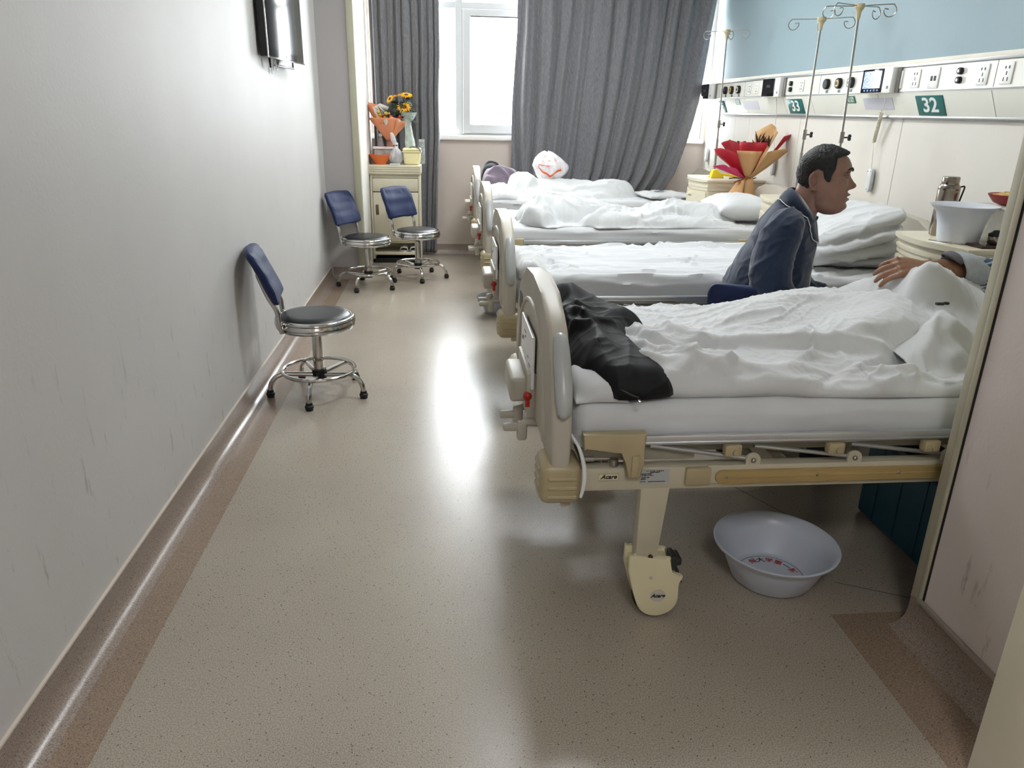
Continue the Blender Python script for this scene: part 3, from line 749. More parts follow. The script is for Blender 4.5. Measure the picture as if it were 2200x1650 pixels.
# knotted plastic bag
def fn(u, v):
    a = 2 * PI * u; z = v * .27
    r = .062 * math.sin(PI * min(1, (v / .62) ** .8 * .9 + .12)) if v < .62 else .012 + .01 * math.sin((v - .62) * 9)
    r *= 1 + .22 * nz(math.cos(a) * 1.5, math.sin(a) * 1.5, v * 4 + 3) + .10 * math.sin(9 * a + 5 * v)
    return (r * math.cos(a) - .06 * max(0, v - .55) ** 1.0 * 1.3, r * math.sin(a) * .8, z)
t = thing('plastic_bag', (-.405, 6.945, ZL), 'knotted white see-through bag between orange bowl and cream pail', 'bag')
b = MB(); vs = b.grid(fn, 48, 40, closeu=True); b.F([r[-1] for r in vs]); b.F([r[0] for r in vs][::-1]); b.build('bag_film', film('thin_white_film', (236, 232, 236), .5, .25), t, ang=120)
b = MB(); b.sphere((0, 0, .055), .042, 14, 10, (1, .8, 1.1)); b.build('bag_contents', M('dark_leafy_contents', (70, 84, 66), .7, var=.5, vs=50), t)
b = MB(); b.box(-.045, .045, -.03, .02, 0, .012, .003); litem(b, 'soap_dish', M('pale_green_plastic', (208, 218, 204), .4), (-.415, 6.88, ZL), 'flat pale green dish at the front edge of the small locker', 'dish')

def leafm(name, col): return M(name, col, .6, var=.25, vs=30)
green = leafm('leaf_green', (52, 84, 48)); dkgreen = leafm('dark_leaf_green', (34, 50, 40))
def leaf(b, p, d, L, w, droop=.3):
    p = Vector(p); d = Vector(d).normalized(); s_ = d.cross(Vector((0, 0, 1)));
    if s_.length < .1: s_ = Vector((1, 0, 0))
    s_.normalize(); s_ = Matrix.Rotation(random.uniform(-1.2, 1.2), 3, d) @ s_; n_ = 5; rows = []
    for i in range(n_ + 1):
        t_ = i / n_; c = p + d * (L * t_) - Vector((0, 0, 1)) * droop * L * t_ * t_; ww = w * math.sin(PI * min(.98, t_ * .9 + .08))
        rows.append([b.V(c - s_ * ww), b.V(c + Vector((0, 0, -.15 * w))), b.V(c + s_ * ww)])
    for a, c in zip(rows, rows[1:]):
        for j in range(2): b.F([a[j], a[j + 1], c[j + 1], c[j]])
# wrapped sunflowers
t = thing('sunflower_bunch', (-.26, 7.02, ZL), 'bunch of sunflowers in clear film standing behind the cream pail', 'flowers')
heads = [((-.045, 0, .578), (.05, -.35, .9), .062, 'a'), ((-.065, -.05, .478), (0, -.75, .75), .066, 'b'), ((-.185, .0, .545), (-.6, -.5, .5), .045, 'c'), ((-.125, .03, .575), (-.2, -.2, .9), .042, 'd')]
yel = M('sunflower_petals', (240, 178, 30), .6, var=.15, vs=60)
for (p, d, r, nm) in heads:
    d = Vector(d).normalized(); q = d.to_track_quat('Z', 'Y').to_matrix().to_4x4(); mt = Matrix.Translation(p) @ q
    b = MB()
    for ring, (L, n_, el) in enumerate(((1, 18, .15), (.85, 14, .5))):
        for k in range(n_):
            a = 2 * PI * (k + .5 * ring) / n_; rr = r * L * (.9 + .2 * random.random())
            c = Vector((math.cos(a), math.sin(a), 0)); s_ = Vector((-math.sin(a), math.cos(a), 0))
            P = [c * .010, c * (rr * .5) + Vector((0, 0, el * r * .35)), c * rr + Vector((0, 0, el * r * .3))]
            v = [b.V(P[0] - s_ * .003), b.V(P[0] + s_ * .003), b.V(P[1] + s_ * .009), b.V(P[1] - s_ * .009), b.V(P[2])]
            b.F([v[0], v[1], v[2], v[3]]); b.F([v[3], v[2], v[4]])
    bmesh.ops.transform(b.bm, matrix=mt, verts=b.bm.verts); fo = b.build('petals', yel, t, recalc=False)
    b = MB(); b.sphere((0, 0, .006), r * .32, 14, 8, (1, 1, .45), mt); b.build('flower_centre', M('sunflower_brown', (96, 58, 20), .8, var=.3, vs=200), fo)
    b = MB(); b.tube([Vector(p) - d * .005, Vector(p) - d * .05 + Vector((.0, 0, -.02)), (-.02, .0, .36), (-.005, 0, .02)], .004, 8, smooth=5); b.build('stem', green, fo)
b = MB(); random.seed(5)
for k in range(26):
    a = random.random() * 6.28; z = .36 + random.random() * .2
    leaf(b, (-.08 + .05 * math.cos(a), .02 + .03 * math.sin(a), z), (math.cos(a), math.sin(a) * .6, random.uniform(-.3, .9)), .05 + random.random() * .05, .026, .5)
b.build('leaves', dkgreen, t, thick=.001)
def fn(u, v):
    a = 2 * PI * u; z = .02 + v * .42; r = .040 + .012 * math.cos(PI * v * 1.1) if v < .75 else .028 + .12 * (v - .75)
    r *= 1 + .15 * nz(math.cos(a) * 2, math.sin(a) * 2, v * 6) + (.1 * math.sin(3 * a) if v > .8 else 0)
    return (r * math.cos(a) - .01 - .035 * v + (.03 * (v - .8) * 5 if v > .8 and math.cos(a) > 0 else 0), r * math.sin(a) * .8, z)
b = MB(); b.grid(fn, 36, 36, closeu=True); b.build('film_wrap', film('flower_film', (222, 236, 226), .42, .15), t, ang=120)
# orange wrapped bouquet on the locker
t = thing('bouquet', (-.47, 7.06, ZL), 'bouquet of orange flowers in salmon paper standing on the small locker', 'flowers')
salm = M('salmon_wrapping_paper', (226, 150, 110), .6, var=.05, bump=.2, bs=30); salm2 = M('pale_tissue_paper', (216, 206, 196), .7, var=.05, bump=.2, bs=30)
def cone_sheet(b, base, a0, a1, r0, r1, z0, z1, tip, lean=(0, 0), n=14, m=8, seed=0):
    def fn(u, v):
        a = a0 + (a1 - a0) * u; zt = z1 + tip * (1 - abs(2 * u - 1)) ; z = z0 + (zt - z0) * v
        r = (r0 + (r1 - r0) * v ** .9) * (1 + .10 * nz(u * 4, v * 3, seed)) + .012 * v * math.sin(u * 9 + seed)
        return (base[0] + r * math.cos(a) + lean[0] * v, base[1] + r * math.sin(a) * .75 + lean[1] * v, base[2] + z)
    b.grid(fn, n, m)
b = MB(); cone_sheet(b, (0, 0, 0), rad(185), rad(330), .018, .15, .20, .39, .0, (-.01, 0), seed=1); w1 = b.build('wrap_paper', salm, t, thick=.0015, ang=60)
b = MB(); cone_sheet(b, (0, 0, 0), rad(100), rad(225), .02, .16, .20, .49, .03, (-.03, .02), seed=2); b.build('wrap_paper', salm, t, thick=.0015, ang=60)
b = MB(); cone_sheet(b, (0, 0, 0), rad(300), rad(390), .02, .16, .20, .38, -.02, (.0, 0), seed=3); b.build('wrap_paper', salm, t, thick=.0015, ang=60)
b = MB(); cone_sheet(b, (0, 0, 0), rad(60), rad(150), .02, .13, .22, .47, .04, (-.04, .02), seed=4); b.build('tissue', salm2, t, thick=.001, ang=60)
b = MB(); cone_sheet(b, (0, 0, 0), rad(250), rad(318), .02, .135, .22, .37, .03, (.01, 0), seed=6); b.build('tissue', salm2, t, thick=.001, ang=60)
b = MB(); cone_sheet(b, (0, 0, 0), 0, 2 * PI, .05, .018, .02, .205, 0, seed=5, n=24); b.build('wrap_tail', M('brown_tissue', (150, 104, 84), .6, var=.2, vs=30), t, thick=.001)
for nm, col, n_, (cx_, cz_), sp in (('blossoms', (206, 84, 48), 26, (.02, .37), .09), ('buds', (196, 168, 84), 16, (-.05, .40), .07)):
    b = MB(); random.seed(n_)
    for k in range(n_):
        p = (cx_ + random.uniform(-sp, sp), random.uniform(-.08, .05), cz_ + random.uniform(-.03, .04)); b.sphere(p, random.uniform(.009, .018), 8, 6)
    o = b.build(nm, M(nm + '_colour', col, .7, var=.3, vs=60), t, ang=180); o['kind'] = 'stuff'
b = MB(); random.seed(8)
for k in range(60):
    a = random.random() * 6.28; leaf(b, (.04 + random.uniform(-.1, .1), random.uniform(-.04, .05), .36 + random.random() * .06), (math.cos(a), math.sin(a) * .5, .9), .07 + random.random() * .07, .006, .1)
b.build('foliage', leafm('grey_green_leaf', (86, 88, 76)), t, thick=.0008)

# ================================================================== NIGHTSTANDS by the bed heads
def make_nightstand(x0, y0, label):
    root = thing('nightstand', (x0, y0, 0), label, 'nightstand', 'bow-fronted cream nightstands')
    D, Wd = .455, .47; H = .872
    def plan(e, z0=0):   # bow front towards -x
        pts = [(D, -e), (D, Wd + e)]
        for i in range(13):
            t_ = i / 12; y = Wd + e - (Wd + 2 * e) * t_; pts.append((-.0 - e - .055 * math.sin(PI * t_), y))
        return pts
    b = MB(); b.prism(plan(.012), 2, H - .022, H, .006, 3); top = b.build('nightstand_top', lm, root)
    b = MB(); b.prism(plan(0), 2, H - .085, H - .022, .002, 1); b.prism(plan(.004), 2, H - .062, H - .045, .003, 1); b.build('top_band', lm, root)
    b = MB(); b.prism(plan(-.006), 2, .07, H - .085, .006, 2); body = b.build('nightstand_body', lm, root)
    for (z0, z1, nm) in ((H - .245, H - .095, 'drawer'), (.34, H - .255, 'door'), (.09, .33, 'drawer')):
        b = MB(); pts = [(-.006 - .055 * math.sin(PI * i / 12) - .004, Wd - .012 - (Wd - .024) * i / 12) for i in range(13)]; back = [(p[0] + .014, p[1]) for p in pts[::-1]]
        b.prism(pts + back, 2, z0, z1, .003, 1); d = b.build(nm, lm, root)
        b = MB(); b.tube([(-.066, Wd / 2 - .05, z1 - .03), (-.072, Wd / 2, z1 - .034), (-.066, Wd / 2 + .05, z1 - .03)], .007, 8, smooth=4); b.build('pull', lm, d)
    b = MB(); b.tube([(.40, -.001, .72), (.16, -.001, .72), (.14, -.001, .70), (.14, -.001, .62)], .0035, 6); b.build('side_groove', M('groove_brown', (128, 118, 100), .6), body)
    for (xx, yy) in ((.05, .05), (.40, .05), (.05, Wd - .05), (.40, Wd - .05)):
        b = MB(); b.tube([(xx, yy - .01, .024), (xx, yy + .01, .024)], .024, 14); b.box(xx - .012, xx + .012, yy - .014, yy + .014, .04, .075); b.build('caster', M('grey_caster', (90, 90, 88), .4), root)
    return root
NS = [make_nightstand(2.045, 2.715, 'cream nightstand by the partition, carrying the steel flask and white bucket'),
      make_nightstand(2.045, 4.235, 'cream nightstand half hidden behind the seated man'),
      make_nightstand(2.045, 5.735, 'cream nightstand beside the farthest bed, with papers and a yellow holder on it')]
ZN = .8725
# items on the first nightstand
t = thing('vacuum_flask', (2.155, 3.07, ZN), 'tall brushed steel vacuum flask with black strap behind the white bucket', 'flask')
fl_ = M('brushed_flask_steel', (150, 142, 132), .24, metal=1, var=.05)
b = MB(); b.lathe([(0, 0), (.040, 0), (.043, .004), (.043, .19), (.0425, .192), (.043, .194), (.043, .204), (.036, .214), (0, .214)], n=40); b.build('flask_body', fl_, t, ang=50)
b = MB(); b.lathe([(.033, .212), (.034, .215), (.034, .243), (.031, .246), (.020, .2465), (0, .2465)], n=36); b.build('flask_cup', fl_, t, ang=50)
b = MB(); b.tube([(.043, -.012, .205), (.056, -.014, .207), (.058, -.013, .195), (.05, -.012, .15), (.045, -.012, .12)], .0035, 8, smooth=4); b.build('strap', black, t)
t = thing('wash_bucket', (2.115, 2.895, ZN), 'white flared plastic bucket standing before the steel flask', 'bucket')
b = MB(); b.lathe([(0, .006), (.070, .006), (.074, .012), (.082, .07), (.094, .12), (.118, .147), (.127, .150), (.127, .1465), (.121, .143), (.098, .117), (.086, .07), (.078, .01), (.074, 0), (0, 0)], n=56)
b.build('bucket_body', M('translucent_white_plastic', (226, 230, 238), .3, var=.01, subs=.1), t, ang=70)
b = MB(); b.tube([(-.075, .0, .002), (-.05, -.06, .001), (-.03, -.085, .004), (.0, -.078, .002)], .003, 8, smooth=4)
tag(place(b.build('hook', chrome), (2.09, 2.93, ZN)), 'small chrome hook lying at the foot of the white bucket', 'hook')
t = thing('storage_box', (2.36, 2.92, ZN), 'clear plastic box with a lid on the nightstand behind the bucket', 'box')
b = MB(); b.box(-.10, .10, -.13, .10, .0, .13, .012); b.build('box_body', film('clear_box', (226, 222, 212), .45, .12), t)
b = MB(); b.box(-.118, .108, -.138, .108, .13, .145, .006); b.build('lid', film('clear_lid', (232, 230, 226), .6, .12), t)
b = MB(); b.box(-.03, -.018, -.09, -.07, .01, .12); b.box(-.05, -.04, -.10, -.085, .01, .1); b.build('box_contents', white, t)
t = thing('food_bowl', (2.325, 2.90, ZN + .1455), 'shallow red bowl of food resting on the clear box', 'bowl')
b = MB(); b.lathe([(0, .003), (.04, .003), (.07, .018), (.092, .045), (.095, .046), (.095, .042), (.073, .013), (.04, 0), (0, 0)], n=36); b.build('bowl_body', M('red_bowl', (150, 40, 38), .35), t, ang=60)
b = MB(); b.grid(lambda u, v: (.086 * v * math.cos(2 * PI * u), .086 * v * math.sin(2 * PI * u), .038 + .016 * (1 - v * v) + .008 * nz(u * 20, v * 9, 1)), 30, 10, closeu=True)
b.build('food', M('mixed_food', (196, 160, 96), .6, var=.5, vs=50), t)
t = thing('steel_cup', (2.19, 2.775, ZN + .012), 'small steel cup with black lid on the dark tray', 'cup')
b = MB(); b.lathe([(0, 0), (.026, 0), (.028, .003), (.028, .03), (0, .03)], n=28); b.build('cup_body', fl_, t)
b = MB(); b.lathe([(0, .03), (.0295, .03), (.0295, .039), (.02, .044), (.012, .052), (0, .054)], n=28); b.build('cup_lid', black, t)
b = MB(); b.box(-.05, .10, -.075, .07, 0, .010, .006, 3); tag(place(b.build('tray', M('dark_brown_tray', (58, 30, 24), .18)), (2.15, 2.80, ZN)), 'flat dark brown tray under the steel cup by the bucket', 'tray')
# items on the far nightstand
t = thing('plastic_holder', (2.17, 5.93, ZN), 'yellow plastic holder with a long arm on the far nightstand', 'holder')
ym = M('yellow_plastic', (232, 206, 40), .4)
b = MB(); b.prism([(-.05, 0), (.06, 0), (.045, .02), (.0, .065), (-.035, .06)], 1, -.03, .03, .005, 2); b.build('holder_body', ym, t)
b = MB(); b.tube([(.03, 0, .03), (.12, -.01, .018), (.20, -.02, .012)], .010, 10, smooth=3); b.build('holder_arm', ym, t)
t = thing('papers', (2.36, 5.86, ZN), 'loose papers beside the yellow holder on the far nightstand', 'papers')
for k, (a, dx) in enumerate(((.2, 0), (-.25, .03))):
    b = MB(); b.box(-.09, .06, -.06, .05, .0015 + .003 * k, .003 + .003 * k, mtx=Matrix.Rotation(a, 4, 'Z') @ Matrix.Translation((dx, 0, 0))); b.build('sheet_of_paper', white, t)
b = MB(); b.tube([(-.10, -.02, .006), (-.07, -.035, .012), (.0, -.03, .010), (.09, -.03, .010), (.12, -.01, .014)], .004, 8, smooth=4)
tag(place(b.build('spectacle_arm', blackgl), (2.33, 5.815, ZN)), 'thin black spectacle frame lying on the papers', 'glasses')

# red and kraft bouquet leaning by the head wall
t = thing('kraft_bouquet', (2.285, 5.58, .70), 'bouquet in red and brown kraft paper leaning against the head wall', 'flowers', None, rad(-12))
kraft = M('kraft_paper', (206, 164, 112), .7, var=.06, bump=.25, bs=26); redp = M('red_wrapping_paper', (176, 26, 44), .6, var=.1, bump=.2, bs=26); pinkp = M('pink_wrapping_paper', (206, 50, 104), .6, var=.1)
LN = (.06, .0)
for (a0, a1, r1, z1, tip, mat_, sd, ln, nm) in ((178, 246, .25, .385, .03, redp, 1, (-.02, 0), 'wrap_paper'), (95, 178, .20, .44, .03, redp, 2, (.0, .03), 'wrap_paper'), (188, 244, .25, .28, .02, pinkp, 3, (-.01, -.01), 'wrap_paper'),
        (226, 290, .17, .40, .0, kraft, 4, (.01, -.01), 'wrap_paper'), (280, 345, .23, .40, .02, kraft, 5, (.05, 0), 'wrap_paper'), (318, 372, .20, .50, .02, redp, 6, (.06, .0), 'wrap_paper'), (20, 95, .15, .53, .06, kraft, 7, (.06, .0), 'wrap_paper'), (222, 305, .15, .46, .0, redp, 8, (.01, .02), 'wrap_paper')):
    b = MB(); cone_sheet(b, (0, 0, 0), rad(a0), rad(a1), .032, r1, .2, z1, tip, ln, seed=sd + 10, n=12, m=8); b.build(nm, mat_, t, thick=.002, ang=40)
b = MB(); cone_sheet(b, (0, 0, 0), 0, 2 * PI, .11, .03, .0, .205, 0, (0, 0), seed=12, n=26); b.build('wrap_tail', kraft, t, thick=.002, ang=40)
b = MB(); cone_sheet(b, (-.02, -.03, 0), rad(150), rad(260), .17, .03, .02, .2, -.05, (0, 0), seed=14); b.build('wrap_tail', kraft, t, thick=.002, ang=40)
b = MB(); b.tube([(.034 * math.cos(a), .028 * math.sin(a), .2 + .008 * math.sin(3 * a)) for a in [2 * PI * i / 20 for i in range(20)]], .006, 8, closed=True); b.tube([(0, -.03, .2), (-.05, -.05, .19), (-.10, -.05, .17)], .006, 8, smooth=3); b.build('ribbon', M('brown_ribbon', (150, 84, 40), .5), t)
b = MB(); random.seed(21)
for k in range(24):
    a = random.random() * 6.28; leaf(b, (.08 + random.uniform(-.05, .05), random.uniform(-.03, .04), .40 + random.random() * .05), (math.cos(a) * .5, math.sin(a) * .3, 1), .06 + random.random() * .05, .007, .05)
for k in range(3): leaf(b, (-.08, .0, .44), (math.cos(k * 2), math.sin(k * 2), .7), .05, .01, .1)
b.build('foliage', leafm('dried_dark_leaf', (62, 34, 24)), t, thick=.001)
# ================================================================== BED-HEAD SERVICES on the right wall
t = thing('service_panel', (XR, 5.1, 1.45), 'long cream bed-head service channel with sockets and gas outlets along the right wall', 'service panel')
SO = (XR, 5.1, 1.45); Y0, Y1 = 2.75, 7.24; FX = 2.462
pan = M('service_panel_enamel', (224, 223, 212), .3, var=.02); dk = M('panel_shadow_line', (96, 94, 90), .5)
b = MB(SO); b.prism([(XR - .004, 1.352), (XR - .012, 1.352), (FX, 1.470), (FX, 1.478), (XR - .004, 1.478)][::-1], 1, Y0, Y1) if 0 else None
def xz_prism(b, pts, y0, y1, r=0): b.prism([(x, z) for x, z in pts], 1, y0, y1, r, 2)
xz_prism(b, [(XR - .005, 1.356), (XR - .02, 1.356), (FX + .004, 1.472), (FX + .004, 1.480), (XR - .005, 1.480)], Y0, Y1)
low = b.build('lower_channel', pan, t)
b = MB(SO); xz_prism(b, [(XR - .005, 1.484), (FX, 1.484), (FX, 1.596), (FX + .012, 1.606), (XR - .005, 1.609)], Y0, Y1); up = b.build('upper_channel', pan, t)
for nm, z0, z1, x0 in (('trim_rail', 1.600, 1.6135, FX - .006), ('trim_rail', 1.4785, 1.4855, FX - .004), ('trim_rail', 1.348, 1.358, XR - .026)):
    b = MB(SO); b.box(x0, XR - .006, Y0, Y1 + .002, z0, z1, .002); b.build(nm, alu if nm else pan, t)
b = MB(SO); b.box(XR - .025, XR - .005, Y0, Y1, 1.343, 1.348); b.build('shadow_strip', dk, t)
b = MB(SO)
def slope(z): return FX + .004 + (XR - .02 - FX - .004) * (1.472 - z) / (1.472 - 1.356)
for y in (3.37, 4.30, 5.12, 5.55, 6.27): 
    v = [b.V((slope(1.472) - .0006, y, 1.472)), b.V((slope(1.472) - .0006, y + .003, 1.472)), b.V((slope(1.358) - .0006, y + .003, 1.358)), b.V((slope(1.358) - .0006, y, 1.358))]; b.F(v)
b.build('panel_joint', dk, low); 
for y in (3.36, 4.1, 5.0, 5.54, 6.28, 6.95):
    b = MB(SO); b.box(FX - .0008, FX + .002, y, y + .003, 1.486, 1.598); b.build('panel_joint', dk, up)
plate = M('socket_plate_white', (238, 238, 234), .3, var=.01)
for y in (4.11, 3.955, 3.442, 3.288, 5.255, 6.17, 6.03, 5.885):
    sc = 1 if y < 5 else .8
    b = MB(SO); b.box(FX - .006, FX, y - .036 * sc, y + .036 * sc, 1.54 - .045 * sc, 1.54 + .045 * sc, .003); p = b.build('power_socket', plate, t)
    b = MB(SO)
    for (dy, dz, w, h) in ((.011, .024, .005, .006), (-.011, .024, .005, .006), (.0, 0, .004, .008), (.012, -.024, .0035, .008), (-.012, -.024, .0035, .008)):
        b.box(FX - .0072, FX - .005, y + dy - w / 2 * 1.2, y + dy + w / 2 * 1.2, 1.54 + (dz - h) * sc, 1.54 + (dz + h) * sc)
    b.build('socket_slots', black, p)
b = MB(SO); b.box(FX - .006, FX, 3.801 - .04, 3.801 + .04, 1.49, 1.588, .003); p = b.build('network_socket', plate, t)
b = MB(SO)
for dy in (-.013, .013): b.box(FX - .0075, FX - .005, 3.801 + dy - .008, 3.801 + dy + .008, 1.525, 1.548)
b.build('network_ports', black, p)
def disc(b, y, z, r, d, x=FX): b.lathe([(0, d), (r * .92, d), (r, d * .8), (r, 0), (0, 0)], (0, 0, 0), 26, mtx=Matrix.Translation((x, y, z)) @ Matrix.Rotation(-PI / 2, 4, 'Y'))
for (y, z) in ((3.60, 1.562), (3.60, 1.522), (5.42, 1.560), (5.42, 1.520)):
    b = MB(SO); disc(b, y, z, .0155, .018); o = b.build('monitor_jack', black, t); b = MB(SO); disc(b, y, z, .007, .0195); disc(b, y, z, .003, .0205); b.build('jack_ring', steel, o)
for (y, col) in ((4.895, (30, 30, 32)), (4.741, (214, 170, 70)), (4.596, (230, 230, 228)), (6.698, (30, 30, 32)), (6.555, (214, 170, 70)), (6.398, (230, 230, 228))):
    b = MB(SO); disc(b, y, 1.541, .031, .022); o = b.build('gas_outlet', black, t)
    b = MB(SO); disc(b, y, 1.541, .022, .0235); f = b.build('outlet_face', M('outlet_%d' % col[0], col, .35), o)
    b = MB(SO); disc(b, y, 1.541, .012, .026); b.build('outlet_valve', chrome if col[0] != 230 else black, o)
    b = MB(SO); b.box(FX - .0012, FX, y - .014, y + .014, 1.488, 1.503); b.build('outlet_label', M('label_teal', (24, 92, 92), .4), o)
teal = M('teal_sign', (22, 104, 100), .3, var=.02); signw = M('sign_white', (240, 242, 240), .4, var=.01)
sl_up = Vector((FX + .004 - (XR - .02), 0, 1.472 - 1.356)).normalized(); sl_n = Vector((0, -1, 0)).cross(sl_up).normalized()
def on_slope(y, z, d): return Vector((slope(z), y, z)) - Vector(SO) + sl_n * d
if sl_n.x > 0: sl_n = -sl_n
def slope_sign(name, y, z, w, h, mat, parent, d=.004):
    b = MB(); b.box(-w / 2, w / 2, -h / 2, h / 2, 0, d, .0015 if d > .002 else 0); m = face_m(on_slope(y, z, .0005), (0, -1, 0), sl_up)
    bmesh.ops.transform(b.bm, matrix=m, verts=b.bm.verts); return b.build(name, mat, parent)
for s, y in (('32', 3.835), ('33', 5.374), ('10F', 6.875)):
    sg = slope_sign('bed_number_sign', y, 1.411, .225 if s == '32' else .235, .105, teal, t)
    text(s, .105 if len(s) == 2 else .095, signw, sg, face_m(on_slope(y, 1.411, .0050), (0, -1, 0), sl_up), 'lettering', 0, .0022, .0004, sx=1.25 if len(s) == 2 else .98)
for y, s in ((4.605, '床头\n呼叫'), (6.44, '床头\n呼叫')):
    sg = slope_sign('small_green_sign', y, 1.446, .10, .044, M('green_sign', (44, 112, 84), .4, var=.02), t, .002)
    text('禁止吸烟\n禁止明火', .018, signw, sg, face_m(on_slope(y, 1.446, .0030), (0, -1, 0), sl_up), 'lettering', 0, .0002, .0002)
for y in (4.317, 6.177): slope_sign('grey_card', y, 1.421, .30, .068, M('grey_violet_card', (196, 196, 206), .4, var=.01), t, .0015)
# terminals
def scrmat(name, a, bcol, em):
    tt = NT(name); v = tt.co((1, 26, 30)); n = tt.noise(4, 3, v, .7); c = tt.ramp(n, [(.42, a), (.60, bcol)])
    tt.set('Base Color', lin((10, 10, 14))); tt.set('Emission Color', c); tt.set('Emission Strength', em); tt.set('Roughness', .15); return tt.m
TG = 'bedside call terminals on the right wall'
for y, lab, on in ((4.30, 'lit call terminal with a blue screen on the wall channel, right of sign 33', 1), (5.72, 'dark call terminal on the wall channel between signs 10F and 33', 0), (7.14, 'dark call terminal at the window end of the wall channel', 0)):
    r = thing('call_terminal', (FX - .0008, y, 1.54), lab, 'terminal', TG)
    b = MB(); b.box(-.040, 0, -.185, .11, -.067, .065, .006); b.build('terminal_body', plate, r)
    b = MB(); b.box(-.0425, -.0395, -.105, .105, -.062, .060, .004); sc = b.build('screen_bezel', blackgl, r)
    b = MB(); b.box(-.0435, -.0422, -.088, .090, -.040, .050); b.build('screen', scrmat('screen_on', (40, 60, 110), (150, 175, 225), .9) if on else scrmat('screen_off', (12, 12, 16), (26, 28, 34), .3), sc)
    if on:
        for k in range(5):
            b = MB(); b.box(-.0437, -.0424, -.075 + .033 * k, -.06 + .033 * k, -.055, -.046); b.build('screen_icon', M('icon_blue', (120, 150, 200), .5), sc)
    else: text('10:26', .028, M('dim_digits', (96, 98, 96), .5), sc, face_m(Vector((-.0440, 0, .008)), (0, -1, 0), (0, 0, 1)), 'lettering', 0, 0, .0001)
    b = MB(); b.box(-.012, 0, -.215, -.187, -.066, .064, .003); b.build('side_cover', M('grey_side_cover', (120, 118, 112), .4), r)
    b = MB(); b.box(-.0415, -.0395, -.165, -.150, -.045, -.03); b.build('terminal_button', dk, r)
# call buttons on coiled cords
def cord(name, pts, label, btn, coil=None, col=None):
    r = thing(name, btn, label, 'call button', 'call buttons on cords')
    B = Vector(btn); wm = M('white_cord', (228, 226, 220), .5)
    b = MB(); b.tube([Vector(p) - B for p in pts], .0022, 6, smooth=6); b.build('cord', wm, r)
    if coil:
        a, c, n = Vector(coil[0]) - B, Vector(coil[1]) - B, coil[2]; b = MB(); d = (c - a); q = d.normalized().to_track_quat('Z', 'Y').to_matrix()
        b.tube([a + d * (i / (n * 10)) + q @ Vector((.009 * math.cos(2 * PI * i / 10), .009 * math.sin(2 * PI * i / 10), 0)) for i in range(n * 10 + 1)], .003, 5); b.build('coiled_cord', M('cream_cord', (214, 210, 190), .5), r)
    b = MB(); b.prism([(.026 * math.cos(a_), .026 * math.sin(a_) + (.042 if math.sin(a_) > 0 else -.042)) for a_ in [2 * PI * (i + .5) / 20 for i in range(20)]], 0, -.011, .011, .005, 2); bd = b.build('button_housing', M('grey_white_plastic', (206, 210, 212), .4), r)
    b = MB(); 
    for (yy, zz) in ((.014, .05), (-.014, .05), (0, -.052)): b.tube([(-.0105, yy, zz), (-.0122, yy, zz)], .003, 8)
    b.build('screws', black, bd) if 0 else b.bm.free()
    for (yy, zz) in ((.014, .05), (-.014, .05), (0, -.052)):
        q = MB(); q.tube([(-.0105, yy, zz), (-.0122, yy, zz)], .003, 8); q.build('screw', black, bd)
    return r
X_ = 2.505
pt = lambda u, v, x=X_: tuple(at(u, v, 0, x))
cord('call_button', [pt(1902, 207, 2.45), pt(1900, 225, 2.46), pt(1894, 242, 2.48)] , 'white call button hanging on a coiled cord between the man and the flask', pt(1868, 387, 2.515), (pt(1894, 242, 2.49), pt(1877, 305, 2.505), 26))
r = [o for o in C.objects if o.name == 'call_button'][0]
b = MB(); b.tube([Vector(pt(1877, 305)) - r.location, Vector(pt(1875, 330)) - r.location, Vector(pt(1871, 368, 2.515)) - r.location], .0022, 6, smooth=5); b.build('cord', MC['white_cord'], r)
cord('call_button', [pt(1668, 211, 2.45), pt(1668, 240, 2.49), pt(1664, 285), pt(1663, 320), pt(1662, 340)], 'white call button on the wall beside the kraft bouquet', pt(1660, 357, 2.515))
cord('call_button', [pt(1531, 205, 2.47), pt(1530, 250, 2.51), pt(1524, 300), pt(1521, 318)], 'grey call button on the wall above the farthest bed head', pt(1518, 331, 2.515))

